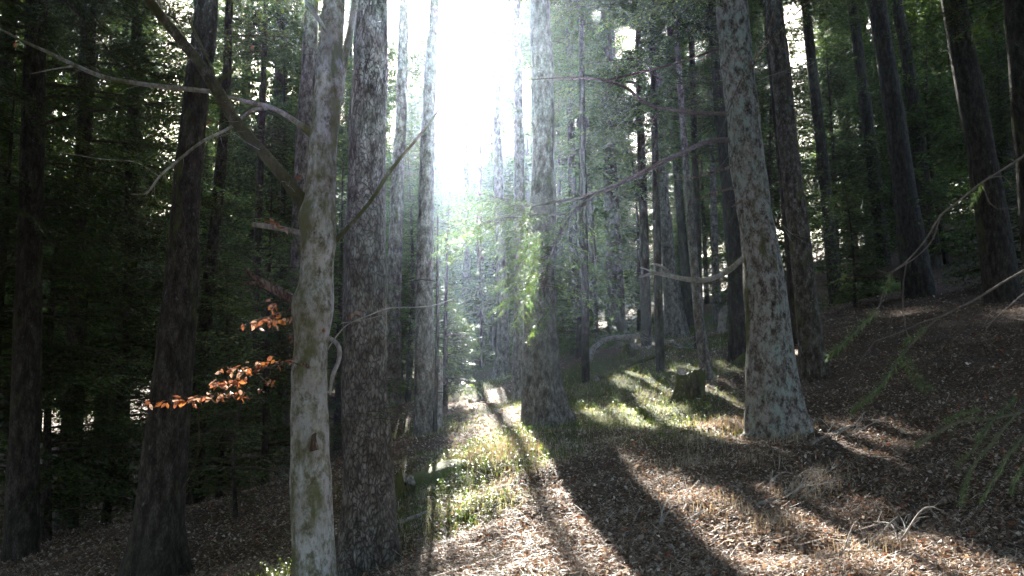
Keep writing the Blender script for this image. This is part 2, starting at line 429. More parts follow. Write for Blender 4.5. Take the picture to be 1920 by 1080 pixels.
# openings to the sky as seen between the crowns: (pixel, pixel, half width, half height)
GAPS = [(858,125,42,115),(770,40,22,60),(868,225,34,40),(522,38,20,20),(505,160,52,38),(470,210,28,28),(1168,72,34,22),(1303,98,24,24),(1690,90,7,70),
        (1462,90,16,36),(1500,100,10,40),(620,230,14,90),(650,60,12,60),(745,250,12,60),(400,310,10,44),(76,545,22,30),(120,150,14,14),(1460,40,14,20),(560,470,20,20),
        (1150,95,20,22),(1185,165,16,14),(1195,262,14,12),(985,190,14,60),(1725,20,10,40),(905,300,16,14),(1560,150,26,40),(1600,235,34,34),(1478,30,26,24),(1640,60,14,30),(1765,110,26,44),(1840,25,30,16),(1410,95,10,20),(1255,60,10,10),(1230,150,12,16),(1285,215,14,18),(1340,330,12,30),(1120,30,14,12),(1090,230,16,14),(1545,60,14,22),(1740,330,12,14),(60,100,14,10),(200,80,9,9),(250,210,14,9),(60,300,10,8),(110,215,16,7),(185,180,9,12),(330,255,12,12),(340,330,18,10),(150,420,12,14),(40,430,14,16),(90,470,20,10),(300,130,8,8),(440,360,14,10),(520,330,18,16),(480,440,14,12),(630,420,10,30),(600,480,20,10),(240,330,10,10)]
GAPS = np.array(GAPS, float)
S_E = sines(24, 1.2, 9, 77)
S_CL = sines(40, 0.9, 7, 78)
def keep(P, pad=0.0, sub=None):
    """mask of points that are not in an opening"""
    n = len(P); k = np.ones(n, bool)
    if n == 0: return k
    wv = wave(P, S_E) * 0.16 + 1.0
    k &= wave(P, S_CL) < 1.25
    for c, r in zip(CORR_P, CORR_R) if sub is None else zip(CORR_P[sub], CORR_R[sub]):
        d = P - c
        al = d @ SUN
        m = (al > 1.2) & (al < 90)
        if not m.any(): continue
        dd = d[m] - al[m, None] * SUN
        hit = np.linalg.norm(dd, axis=1) < r * wv[m] * 0.74 + .8 * pad
        q = np.where(m)[0][hit]; k[q] = False
    if P[:, 1].max() < 8: return k
    x, y, dep = proj(P)
    if (y < -60).all() or (y > 700).all(): return k
    front = dep > 8.0
    for g in GAPS:
        e = ((x - g[0]) / g[2]) ** 2 + ((y - g[1]) / g[3]) ** 2
        k &= ~((e < wv ** 2) & front)
    return k

# ------------------------------------------------------------------ conifer boughs
GREENS = np.array([[0.034, 0.070, 0.022], [0.048, 0.088, 0.024], [0.068, 0.106, 0.027], [0.028, 0.062, 0.028], [0.086, 0.12, 0.030]])
def bough(G, p0, az, L, rise, droop, s, shade=1.0, dens=1.0, r=None, check=True, thin=0.0, wood=0.012):
    """one flat fir bough: axis, side twigs, needle tufts of length s"""
    r = r or rng
    sub = None
    if check:
        e_ = np.asarray(p0, float) - CORR_P; al_ = e_ @ SUN
        sub = np.linalg.norm(e_ - al_[:, None] * SUN, axis=1) < CORR_R * 1.6 + 1.25 * L + .5
    nT = max(5, int(2 * L / max(0.09, 1.3 * s)))
    t = (np.arange(nT) + r.uniform(0, 1, nT) * 0.8) / nT
    t = np.clip(0.12 + 0.88 * t, 0, 1)
    ca, sa = math.cos(az), math.sin(az)
    bend = r.normal() * 0.12; roll = r.normal() * 0.35
    def ax(t):
        x = L * t * (1 - 0.06 * abs(droop)); y = L * bend * t ** 2; z = L * (rise * t - droop * t ** 2 + 0.35 * droop * t ** 3)
        return np.stack([p0[0] + ca * x - sa * y, p0[1] + sa * x + ca * y, p0[2] + z], -1)
    ta = np.linspace(0, 1, 7); A = ax(ta)
    if wood and check and not keep(A[1:], .05, sub).all(): wood = 0
    if wood:
        V, q = tube(A, wood * (1.05 - ta), 4); G.add(V, q, (0.07, 0.055, 0.045), 1)
    P = ax(t); T = ax(t + 0.02) - P; T /= np.linalg.norm(T, axis=1)[:, None]
    side = np.where(np.arange(nT) % 2, 1.0, -1.0)
    S_ = np.cross(T, np.array([0, 0, 1.0])); S_ /= np.linalg.norm(S_, axis=1)[:, None] + 1e-9
    env = np.minimum(1, (t / 0.3)) ** 0.6 * (1.02 - t) ** 0.75
    tl = L * 0.42 * env * r.uniform(0.55, 1.15, nT) + s * 1.2
    ang = r.uniform(0.75, 1.15, nT)
    D = T * np.cos(ang)[:, None] + S_ * (side * np.sin(ang))[:, None]
    D[:, 2] += r.normal(-0.32, 0.22, nT) + side * roll; D /= np.linalg.norm(D, axis=1)[:, None]
    # the end of the bough is a twig too
    P = np.vstack([P, ax(np.array([0.8]))]); D = np.vstack([D, (ax(np.array([1.0])) - ax(np.array([0.8])))]); D[-1] /= np.linalg.norm(D[-1])
    tl = np.append(tl, L * 0.22)
    # twig wood as thin slivers
    if wood and s < 0.12:
        up = np.array([0, 0, 1.0]); wv = np.cross(D, up) * (0.05 * s)
        e = P + D * tl[:, None]; e[:, 2] -= 0.12 * tl
        G.polys(np.stack([P - wv, P + wv, e], 1), (0.075, 0.055, 0.045), 1)
    # needle tufts
    st = 0.32 * s / dens
    cnt = np.maximum(1, (tl / st).astype(int))
    ti = np.repeat(np.arange(len(tl)), cnt)
    off = np.concatenate([np.arange(c) for c in cnt]) * st + st * r.uniform(0, 1, cnt.sum())
    fr = off / tl[ti]
    C = P[ti] + D[ti] * off[:, None]; C[:, 2] -= 0.12 * tl[ti] * fr ** 2
    drop = 0.14 + thin
    m = r.uniform(size=len(C)) > drop
    C, ti, fr = C[m], ti[m], fr[m]
    if check:
        m = keep(C + D[ti] * (.3 * s), .35 * s, sub); C, ti, fr = C[m], ti[m], fr[m]
    n = len(C)
    if n == 0: return
    d = D[ti]; sd = np.cross(d, np.array([0, 0, 1.0])); sd /= np.linalg.norm(sd, axis=1)[:, None] + 1e-9
    sg = np.where(r.uniform(size=n) < 0.5, 1.0, -1.0)
    dirn = d * 0.62 + sd * sg[:, None] * 0.75 + r.normal(size=(n, 3)) * np.array([0.10, 0.10, 0.14])
    dirn /= np.linalg.norm(dirn, axis=1)[:, None]
    ln = s * r.uniform(0.65, 1.2, n) * (1 - 0.45 * fr)
    nrm = np.cross(dirn, r.normal(size=(n, 3)) * 0.5 + np.array([0, 0, 0.9])); nrm /= np.linalg.norm(nrm, axis=1)[:, None] + 1e-9
    wd = nrm * (ln * (r.uniform(0.11, 0.18, n) if s < 0.035 else r.uniform(0.20, 0.36, n)))[:, None]
    tip = C + dirn * ln[:, None]; mid = C + dirn * (ln * 0.45)[:, None]
    ci = r.integers(0, len(GREENS), n)
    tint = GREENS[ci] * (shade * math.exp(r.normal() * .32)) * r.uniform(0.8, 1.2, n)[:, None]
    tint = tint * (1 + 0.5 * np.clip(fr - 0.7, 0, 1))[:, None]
    if s < 0.035:
        G.polys(np.stack([C, mid + wd, tip, mid - wd], 1), tint, 0)
    else:
        G.polys(np.stack([C - wd * 0.7, C + wd * 0.7 + dirn * (ln * .25)[:, None], tip], 1), tint, 0)

def crown(G, axis, z0, H, rmax, s_near, dist, whorl=0.45, per=5, shade=1.0, top_taper=1.0, check=True, dens=1.0, thin=0.0, droop=0.35, coarse=2.6, azlim=None, dead=0):
    """axis(z)->point on the trunk; boughs between heights z0 and H above base"""
    z = z0
    while z < H - 0.3:
        f = (z - z0) / max(0.1, H - z0)
        for k in range(per):
            az = rng.uniform(0, 6.283)
            if azlim is not None and rng.uniform() < 0.7: az = rng.uniform(*azlim)
            zz = z + rng.uniform(0, whorl)
            L = rmax * ((1 - f) ** 0.55 * 0.9 + 0.1) * rng.uniform(0.6, 1.15) * min(1, 0.6 + f * 4)
            p = axis(zz)
            mid = p + np.array([math.cos(az), math.sin(az), 0]) * L * 0.6
            x, y, dep = proj(mid)
            vis = dep > 0.5 and -250 < x < 2170 and -200 < y < 1200
            s = s_near if vis else s_near * coarse
            bough(G, p, az, L, rng.uniform(0.05, 0.35) * (0.5 + f), droop * rng.uniform(0.6, 1.4), s, shade, dens, None, check, thin, wood=0.006 + 0.006 * L)
        z += whorl * rng.uniform(0.8, 1.2)

def dead_twigs(G, axis, z0, z1, n, L, col=(0.06, 0.05, 0.042)):
    """bare broken side branches low on a conifer stem"""
    for k in range(n):
        z = rng.uniform(z0, z1); az = rng.uniform(0, 6.283); l = L * rng.uniform(0.3, 1.1)
        p = axis(z); d = np.array([math.cos(az), math.sin(az), rng.uniform(-0.35, 0.25)])
        q1 = p + d * l * 0.5; q2 = p + d * l + np.array([rng.normal() * .1, rng.normal() * .1, -0.18 * l])
        if not keep(np.array([q1, q2])).all(): continue
        D = resample(np.vstack([p, q1, q2]), l / 5)
        V, q = tube(D, np.linspace(0.012 * l + 0.004, 0.002, len(D)), 4); G.add(V, q, col, 1)
        for j in range(rng.integers(1, 5)):
            i = rng.integers(1, len(D) - 1); a2 = az + rng.choice([-1, 1]) * rng.uniform(0.4, 1.0); l2 = l * rng.uniform(0.15, 0.4)
            e = D[i] + np.array([math.cos(a2), math.sin(a2), rng.uniform(-0.5, 0.2)]) * l2
            V, q = tube(np.vstack([D[i], (D[i] + e) / 2 + rng.normal(size=3) * .02, e]), np.array([0.005, 0.003, 0.001]), 3); G.add(V, q, col, 1)

S_T1, S_T2 = sines(24, 3, 14, 31), sines(30, 18, 60, 32)
def make_tree(name, label, cat, path, Y, mat, H=24, fol=None, rmax=2.6, seg=12, step=0.35, bump=0.03, lobes=0.0, group=None,
              shade=1.0, whorl=0.42, per=6, thin=0.0, s=None, droop=0.35, dead=6, deadL=0.8, tops=0.03, lean=None, coarse=2.6, dens=1.0):
    """path: (px,py,width px) from the foot up; fol: height where live boughs start"""
    P = np.array([np.append(at(a, b, Y), 0.5 * wd * Y / F / 1.0) for a, b, wd in path])
    g = gz(P[0, 0], P[0, 1])
    foot = np.array([P[0, 0], P[0, 1], g])
    P = P[P[:, 2] > g + 0.12] if (P[1:, 2] > g + 0.12).any() else P
    w0 = 0.5 * path[0][2] * Y / F
    first = np.array([foot[0], foot[1], g - 0.25, w0 * 1.12]); second = np.array([foot[0], foot[1], g + 0.02, w0 * 1.0])
    P = np.vstack([first, second, P[P[:, 2] > g + 0.15]])
    d = P[-1, :3] - P[-3, :3]; d /= np.linalg.norm(d); d = d * 0.5 + np.array([0, 0, 0.5]); d /= np.linalg.norm(d)
    rem = g + H - P[-1, 2]
    if rem > 0.5:
        last = P[-1].copy(); r1 = last[3]
        for f in (0.34, 0.67, 1.0):
            P = np.vstack([P, np.append(last[:3] + d * rem * f, max(tops, r1 * (1 - f * 0.85)))])
    D = resample(P, step)
    root = empty(name, foot, label, cat, group)
    V, q = tube(D[:, :3], np.maximum(D[:, 3], 0.01), seg, bump, S_T1, lobes * 1.2, foot=w0 * 2.1)
    if seg >= 40:
        c = np.repeat(D[:, :3], seg, 0); n = V - c; n /= np.linalg.norm(n, axis=1)[:, None] + 1e-9
        V = V + n * (0.006 * wave(V * np.array([1, 1, 0.35]), S_T2))[:, None]
    G = Geo(); G.add(V, q)
    G.build('trunk', mat, root, foot, smooth=True, tint=False)
    zs, xs, ys = D[:, 2], D[:, 0], D[:, 1]
    axis = lambda h: np.array([np.interp(h + g, zs, xs), np.interp(h + g, zs, ys), h + g])
    if fol is not None:
        C = Geo()
        dist = math.hypot(*foot[:2])
        s = s or float(np.clip(0.0056 * dist, 0.028, 0.4))
        crown(C, axis, fol, H, rmax, s, dist, whorl=whorl, per=per, shade=shade, thin=thin, droop=droop, coarse=coarse, dens=dens)
        if dead: dead_twigs(C, axis, min(1.0, fol * .3), fol + 1.0, dead, deadL)
        C.build('crown', [M_NEEDLE, M_TWIG], root, foot)
    elif dead:
        C = Geo(); dead_twigs(C, axis, 1.0, H * .6, dead, deadL)
        o = C.build('dead_branches', [M_NEEDLE, M_TWIG], root, foot)
    return root, axis, foot

# ------------------------------------------------------------------ the marked trees
GT = 'tall conifers of the stand'
# big scaly spruce beside the beech
make_tree('spruce_tree', 'thick rough-barked spruce trunk right behind the pale forked beech', 'tree',
          [(692,1045,122),(690,1000,108),(690,900,94),(685,700,84),(684,500,78),(688,300,73),(692,150,70),(697,0,66)], 7.6, M_SPRUCE,
          H=24, fol=8.5, seg=96, step=0.035, bump=0.02, lobes=0.30, dead=0, group=GT, coarse=1.6)
make_tree('spruce_tree', 'straight grey trunk with one sunlit edge standing in the bright grass', 'tree',
          [(1024,800,92),(1020,770,78),(1014,700,68),(1014,550,58),(1018,400,50),(1019,300,44),(1017,100,41),(1012,0,39)], 12, M_GREY,
          H=24, fol=10.5, seg=64, step=0.05, bump=0.02, lobes=0.42, dead=0, group=GT, coarse=1.8)
RT, RT_AX, RT_F = make_tree('fir_tree', 'stout trunk blotched with blue-grey lichen, sun on its left edge', 'tree',
          [(1462,825,110),(1455,780,102),(1448,720,94),(1437,600,80),(1424,450,68),(1400,300,62),(1387,150,62),(1372,0,60)], 10, M_LICHEN,
          H=23, fol=9.0, seg=80, step=0.045, bump=0.035, lobes=0.26, dead=0, group=GT, coarse=1.8)
make_tree('spruce_tree', 'slim grey trunk fading upward into the white glare, broken snag at its foot', 'tree',
          [(798,817,46),(796,700,37),(796,500,34),(801,300,29),(809,100,23),(815,0,20)], 13, M_GREY, H=22, fol=11, seg=32, step=0.08, lobes=0.2, dead=4, deadL=0.4, group=GT)
make_tree('fir_tree', 'speckled brown trunk just right of the blue-grey lichen trunk', 'tree',
          [(1530,708,54),(1516,600,44),(1499,450,40),(1479,280,38),(1461,100,36),(1450,0,34)], 13, M_SPECK, H=22, fol=7.6, seg=32, step=0.08, lobes=0.25, dead=4, group=GT)
make_tree('fir_tree', 'dark mossy trunk with a root flare, close left behind the lichen trunk', 'tree',
          [(1392,672,50),(1380,520,33),(1362,300,30),(1342,80,26),(1335,0,26)], 16, M_DARK, H=22, fol=6.3, rmax=3.0, seg=28, step=0.1, lobes=0.35, dead=8, group=GT)
make_tree('fir_tree', 'thin leaning young trunk beside the dark cut stump', 'tree',
          [(1327,720,26),(1313,620,20),(1302,500,17),(1290,350,14),(1278,200,12),(1270,80,10)], 14.5, M_GREY, H=11, fol=4.6, rmax=1.8, seg=14, step=0.12, dead=8, deadL=0.6, per=5, group='slim young firs')
make_tree('spruce_tree', 'grey trunk on the rise above the log, wrapped in haze at its foot', 'tree',
          [(1270,630,44),(1257,520,29),(1243,380,25),(1238,250,20),(1230,0,16)], 26, M_GREY, H=24, fol=7.0, rmax=3.0, seg=20, step=0.2, lobes=0.4, dead=6, group=GT)
make_tree('spruce_tree', 'hazy trunk rising directly behind the propped fallen log', 'tree',
          [(1157,628,36),(1152,500,30),(1148,420,28),(1140,200,24),(1135,0,20)], 27, M_DARK, H=25, fol=7.5, rmax=3.0, seg=18, step=0.2, dead=6, group=GT)
make_tree('spruce_tree', 'pale hazy trunk at the top of the bare slope, left of the grass-ringed trunk', 'tree',
          [(940,714,32),(943,600,22),(938,450,18),(932,200,16),(930,0,14)], 25, M_GREY, H=22, fol=15, rmax=1.6, per=3, seg=18, step=0.2, lobes=0.3, dead=4, group=GT)
make_tree('spruce_tree', 'slim trunk half hidden by the straight grey trunk in the grass', 'tree',
          [(972,757,28),(974,600,22),(974,300,20),(970,80,17),(968,0,16)], 19, M_GREY, H=22, fol=11, rmax=2.0, per=4, seg=20, step=0.15, dead=5, group=GT)
make_tree('spruce_tree', 'dim hazy trunk close to the right edge of the thick scaly spruce', 'tree',
          [(733,800,38),(737,600,29),(743,400,26),(752,200,21),(757,0,18)], 18, M_GREY, H=22, fol=12, rmax=2.0, seg=20, step=0.15, dead=4, group=GT)
make_tree('spruce_tree', 'thin faint trunk deep in the blue haze of the hollow', 'tree',
          [(873,692,15),(874,400,12),(870,0,9)], 34, M_GREY, H=22, fol=20, rmax=1.2, seg=10, step=0.3, dead=0, group=GT)
make_tree('spruce_tree', 'reddish thin trunk deep in the haze, right of the faintest one', 'tree',
          [(902,694,17),(901,500,14),(896,200,10)], 36, M_DEAD, H=18, fol=15, rmax=1.2, seg=10, step=0.3, dead=0, group=GT)
make_tree('fir_tree', 'fir with a dense dark crown hanging low above the propped log', 'tree',
          [(1212,640,22),(1208,450,18),(1200,200,15)], 20, M_DARK, H=17, fol=3.4, rmax=2.6, seg=14, step=0.2, dead=4, per=7, group=GT)
make_tree('fir_tree', 'fir whose boughs fill the gap right of the straight grey trunk', 'tree',
          [(1078,650,20),(1075,450,17),(1070,200,14)], 25, M_DARK, H=20, fol=5.0, rmax=2.6, seg=12, step=0.25, dead=2, per=7, group=GT)
make_tree('fir_tree', 'fir with low boughs left of the dark mossy trunk', 'tree',
          [(1310,655,18),(1308,450,15),(1300,200,12)], 18.5, M_DARK, H=17, fol=3.8, rmax=2.3, seg=12, step=0.25, dead=2, per=6, group=GT)
make_tree('fir_tree', 'near fir with drooping dark boughs between the straight grey trunk and the lichen trunk', 'tree',
          [(1238,690,17),(1232,450,15),(1226,200,13)], 16, M_DARK, H=19, fol=4.6, rmax=2.5, seg=12, step=0.25, dead=4, per=8, whorl=.32, droop=.5, shade=.9, group=GT)
make_tree('fir_tree', 'fir with drooping boughs just right of the straight grey trunk', 'tree',
          [(1098,690,15),(1096,450,13),(1092,200,11)], 17.5, M_DARK, H=19, fol=5.4, rmax=2.3, seg=12, step=0.25, dead=2, per=8, whorl=.34, droop=.5, shade=.9, group=GT)
# left, dark side
make_tree('spruce_tree', 'big shadowed trunk with pale patches at its foot, left of the orange leaves', 'tree',
          [(290,1085,118),(300,950,86),(320,750,72),(338,550,60),(355,300,50),(376,100,46),(388,0,44)], 8.5, M_DARK, H=24, fol=6.0, rmax=3.2, seg=48, step=0.08, lobes=0.35, dead=6, shade=0.9, per=6, group=GT)
make_tree('spruce_tree', 'slim dark trunk behind the leafy orange twigs', 'tree',
          [(360,950,44),(375,700,30),(398,480,25),(415,300,21),(425,150,17),(430,0,15)], 16, M_DARK, H=22, fol=8.5, rmax=2.2, seg=20, step=0.15, dead=10, group=GT)
make_tree('spruce_tree', 'grey trunk peeping out along the left edge of the pale beech', 'tree',
          [(543,905,44),(556,600,36),(568,300,33),(580,100,30),(585,0,28)], 15, M_GREY, H=23, fol=9.5, rmax=2.0, seg=24, step=0.12, dead=6, group=GT)
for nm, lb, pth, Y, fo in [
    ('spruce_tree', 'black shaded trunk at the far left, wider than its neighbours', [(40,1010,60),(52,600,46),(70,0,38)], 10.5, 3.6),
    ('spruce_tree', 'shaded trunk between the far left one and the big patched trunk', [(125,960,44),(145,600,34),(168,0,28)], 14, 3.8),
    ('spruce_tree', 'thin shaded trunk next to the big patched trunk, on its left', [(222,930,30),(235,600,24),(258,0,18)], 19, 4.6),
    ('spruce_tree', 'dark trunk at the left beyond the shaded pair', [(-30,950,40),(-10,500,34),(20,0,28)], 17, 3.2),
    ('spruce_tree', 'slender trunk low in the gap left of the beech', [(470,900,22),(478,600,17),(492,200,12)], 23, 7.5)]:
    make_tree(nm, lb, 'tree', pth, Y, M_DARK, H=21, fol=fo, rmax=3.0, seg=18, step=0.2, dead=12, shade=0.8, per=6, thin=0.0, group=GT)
# right, dark side
make_tree('spruce_tree', 'leaning dark trunk left of the bright slit of sky at upper right', 'tree',
          [(1724,562,60),(1700,380,43),(1672,180,37),(1645,0,33)], 22, M_DARK, H=23, fol=9.5, rmax=2.6, seg=20, step=0.15, dead=5, group=GT)
make_tree('spruce_tree', 'narrower trunk right of the bright slit of sky at upper right', 'tree',
          [(1752,562,36),(1724,300,27),(1700,100,23),(1682,0,20)], 25, M_DARK, H=23, fol=10.5, rmax=2.4, seg=16, step=0.2, dead=4, group=GT)
make_tree('spruce_tree', 'broad black trunk near the right edge above the bare twigs', 'tree',
          [(1882,567,68),(1850,350,55),(1815,150,49),(1788,0,45)], 17, M_DARK, H=23, fol=7.5, rmax=2.8, seg=24, step=0.15, dead=8, group=GT)
make_tree('spruce_tree', 'distant trunk with a thin yellow sunlit edge, left of the leaning dark pair', 'tree',
          [(1660,548,30),(1640,340,24),(1618,160,21),(1598,0,19)], 27, M_DARK, H=23, fol=8, rmax=2.6, seg=14, step=0.25, dead=4, group=GT)
make_tree('spruce_tree', 'dark trunk hidden mostly behind the speckled brown one', 'tree',
          [(1500,648,32),(1480,400,27),(1440,0,22)], 16.5, M_DARK, H=22, fol=6.5, rmax=2.6, seg=16, step=0.2, dead=8, group=GT)
make_tree('spruce_tree', 'dark trunk in the first gap right of the speckled brown one', 'tree',
          [(1568,580,26),(1545,330,22),(1510,0,17)], 24, M_DARK, H=22, fol=7.5, rmax=2.8, seg=14, step=0.25, dead=6, group=GT)
make_tree('spruce_tree', 'black trunk standing at the right border of the view', 'tree',
          [(1960,640,60),(1935,350,52),(1905,0,44)], 13, M_DARK, H=22, fol=5.0, rmax=3.0, seg=20, step=0.2, dead=8, group=GT)
make_tree('spruce_tree', 'pale thin trunk seen low between the young leaning trunk and the mossy one', 'tree',
          [(1345,600,20),(1341,480,15),(1336,300,13)], 27, M_GREY, H=20, fol=7, rmax=2.0, seg=12, step=0.3, dead=3, group=GT)
make_tree('spruce_tree', 'slender trunk just right of the hazy-footed one on the rise', 'tree',
          [(1292,604,26),(1280,450,18),(1266,250,15)], 27.5, M_DARK, H=21, fol=8, rmax=2.4, seg=12, step=0.3, dead=3, group=GT)
make_tree('spruce_tree', 'trunk deep in the stand right of the straight grey trunk', 'tree',
          [(1112,640,20),(1108,450,16),(1100,200,12)], 33, M_DARK, H=22, fol=8, rmax=2.6, seg=10, step=0.4, dead=0, group=GT)

# ------------------------------------------------------------------ young firs with boughs to the ground
def young_fir(label, px, Y, hgt, rmax, shade=1.0, s=None, group='young firs under the tall stand', per=8, whorl=0.24, thin=0.0, name='young_fir'):
    x = at(px, 700, Y)[0]; g = gz(x, Y); foot = np.array([x, Y, g])
    root = empty(name, foot, label, 'tree', group)
    top = foot + np.array([rng.normal() * .15, rng.normal() * .15, hgt])
    D = resample(np.vstack([foot - [0, 0, .1], (foot + top) / 2 + rng.normal(size=3) * [.08, .08, 0], top]), 0.25)
    rad = np.linspace(0.012 * hgt + 0.01, 0.006, len(D))
    G = Geo(); V, q = tube(D, rad, 8); G.add(V, q); G.build('trunk', M_DARK, root, foot, True, False)
    axis = lambda h: np.array([np.interp(h + g, D[:, 2], D[:, 0]), np.interp(h + g, D[:, 2], D[:, 1]), h + g])
    C = Geo(); d = math.hypot(x, Y)
    crown(C, axis, 0.25, hgt, rmax, s or float(np.clip(0.0056 * d, 0.028, 0.3)), d, whorl=whorl, per=per, shade=shade, droop=0.25, thin=thin)
    C.build('crown', [M_NEEDLE, M_TWIG], root, foot)
    return root
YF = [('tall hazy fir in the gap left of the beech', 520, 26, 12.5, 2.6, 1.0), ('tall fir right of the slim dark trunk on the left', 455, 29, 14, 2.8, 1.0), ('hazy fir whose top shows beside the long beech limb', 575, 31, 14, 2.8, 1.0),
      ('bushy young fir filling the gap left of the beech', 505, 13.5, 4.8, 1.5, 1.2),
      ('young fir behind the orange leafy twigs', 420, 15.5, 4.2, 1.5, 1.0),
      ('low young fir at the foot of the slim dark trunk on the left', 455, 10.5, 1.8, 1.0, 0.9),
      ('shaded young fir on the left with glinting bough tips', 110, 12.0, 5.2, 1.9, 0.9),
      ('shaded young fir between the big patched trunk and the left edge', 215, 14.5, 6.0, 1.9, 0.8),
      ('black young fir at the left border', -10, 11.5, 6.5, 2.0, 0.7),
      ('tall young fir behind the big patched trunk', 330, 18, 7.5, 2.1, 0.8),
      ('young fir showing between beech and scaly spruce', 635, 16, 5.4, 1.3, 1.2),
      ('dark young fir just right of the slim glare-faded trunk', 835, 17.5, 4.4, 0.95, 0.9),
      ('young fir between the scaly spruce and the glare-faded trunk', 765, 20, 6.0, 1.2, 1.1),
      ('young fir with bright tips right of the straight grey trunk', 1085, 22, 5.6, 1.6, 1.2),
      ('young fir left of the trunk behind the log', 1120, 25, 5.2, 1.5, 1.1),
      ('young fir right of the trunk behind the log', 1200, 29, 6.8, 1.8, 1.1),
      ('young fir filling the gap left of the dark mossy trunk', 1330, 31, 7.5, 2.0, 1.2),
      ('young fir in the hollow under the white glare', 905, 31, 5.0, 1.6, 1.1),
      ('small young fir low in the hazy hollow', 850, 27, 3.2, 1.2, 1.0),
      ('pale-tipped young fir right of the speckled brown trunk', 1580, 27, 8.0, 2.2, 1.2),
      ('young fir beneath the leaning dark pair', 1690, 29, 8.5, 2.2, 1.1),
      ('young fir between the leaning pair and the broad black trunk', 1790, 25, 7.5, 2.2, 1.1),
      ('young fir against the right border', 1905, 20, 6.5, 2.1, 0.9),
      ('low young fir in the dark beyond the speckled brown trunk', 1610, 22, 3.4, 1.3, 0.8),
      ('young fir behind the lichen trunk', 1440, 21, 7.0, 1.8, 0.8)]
for lb, px, Y, h, r_, sh in YF: young_fir(lb, px, Y, h, r_, sh)

# ------------------------------------------------------------------ the stand beyond: copies of a few tall spruces
def proto_spruce(hgt, rmax, z0, s, shade, x, y):
    g = gz(x, y); foot = np.array([x, y, g])
    root = empty('spruce_tree', foot, None, 'tree', None)
    D = np.array([[0, 0, -0.4], [0, 0, hgt * .5], [rng.normal() * .3, rng.normal() * .3, hgt]]); D = resample(D, 1.2)
    G = Geo(); V, q = tube(D, np.linspace(hgt * 0.011, 0.02, len(D)), 10, 0.03, S_T1); G.add(V, q); G.build('trunk', M_DARK, root, None, True, False)
    C = Geo(); z = z0
    while z < hgt - .3:
        f = (z - z0) / (hgt - z0)
        for k in range(8):
            az = rng.uniform(0, 6.283); L = rmax * ((1 - f) ** 0.8 * 0.9 + .1) * rng.uniform(.6, 1.15)
            bough(C, np.array([0, 0, z + rng.uniform(0, .6)]), az, L, rng.uniform(.05, .3), 0.4, s, shade, 1.0, None, False, 0, wood=0.02)
        z += 0.5
    C.build('crown', [M_NEEDLE, M_TWIG], root, None)
    return root
def copy_tree(o, loc, rz, sc):
    c = o.copy(); COL.objects.link(c); c.location = loc; c.rotation_euler = (0, 0, rz); c.scale = (sc, sc, sc)
    for ch in o.children:
        d = ch.copy(); COL.objects.link(d); d.parent = c
    return c
protos = [proto_spruce(29, 4.0, 2.0, 0.24, 1.0, -16, 42), proto_spruce(32, 4.2, 4.0, 0.26, 0.9, 12, 44), proto_spruce(19, 3.3, 1.2, 0.22, 1.1, 20, 40), proto_spruce(30, 3.8, 6.0, 0.24, 0.9, -9, 47)]
far = [(-16, 42), (12, 44), (20, 40), (-9, 47)]
PTS = []
tries = 0
while len(PTS) < 84 and tries < 12000:
    tries += 1
    y = rng.uniform(30, 78); x = rng.uniform(-0.72, 0.72) * y
    if any(math.hypot(x - a, y - b) < 3.4 for a, b in PTS + far): continue
    base = np.array([x, y, 0.0])
    # keep the opening toward the sun
    along = x - SUN[0] / SUN[1] * y
    if -5.5 < along < 9.0: continue
    if (x / y > 0.22 or x / y < -0.28) and abs(x) < 45 and rng.uniform() < 0.5: continue
    PTS.append((x, y))
for i, (x, y) in enumerate(far):
    tag(protos[i], 'tall spruce in the dim far rows of the stand', None, 'spruces in the far rows')
for i, (x, y) in enumerate(PTS):
    k = int(rng.integers(0, 4))
    copy_tree(protos[k], (x, y, gz(x, y)), rng.uniform(0, 6.28), rng.uniform(0.85, 1.15))
# spruces standing between the viewer and the sun: each crown grown round the openings
k_ = 0
for (lat, y, hh, fo) in [(-3.5, 44, 26, 5), (-4.8, 56, 28, 4), (5.2, 42, 27, 4), (7.4, 47, 28, 3), (3.4, 52, 28, 5), (6.0, 58, 30, 4), (8.2, 64, 30, 4), (1.6, 66, 28, 8), (-2.6, 70, 28, 6), (4.4, 74, 31, 5), (7.2, 76, 31, 5), (-4.6, 78, 30, 5), (2.4, 44, 26, 9), (4.2, 60, 30, 5), (-1.0, 60, 26, 9), (0.3, 50, 22, 5), (-2.2, 47, 22, 4), (0.8, 72, 27, 4), (-0.8, 41, 17, 4), (1.5, 56, 24, 4), (-1.6, 66, 26, 4)]:
    x = SUN[0] / SUN[1] * y + lat; foot = np.array([x, y, gz(x, y)])
    root = empty('spruce_tree', foot, 'far spruce standing toward the white glare at the top', 'tree', 'spruces toward the glare')
    D = resample(np.array([[0, 0, -0.4], [0, 0, hh * .5], [rng.normal() * .3, rng.normal() * .3, hh]]), 1.2) + foot
    G = Geo(); V, q = tube(D, np.linspace(hh * 0.008, 0.02, len(D)), 10, 0.03, S_T1); G.add(V, q); G.build('trunk', M_DARK, root, foot, True, False)
    C = Geo(); z = fo
    while z < hh - .3:
        f = (z - fo) / (hh - fo)
        for j in range(8):
            bough(C, foot + [0, 0, z + rng.uniform(0, .6)], rng.uniform(0, 6.283), 3.9 * ((1 - f) ** .55 * .9 + .1) * rng.uniform(.6, 1.15), rng.uniform(.05, .3), .4, .25, 1.0, 1.0, None, True, 0, wood=.02)
        z += .52
    C.build('crown', [M_NEEDLE, M_TWIG], root, foot)
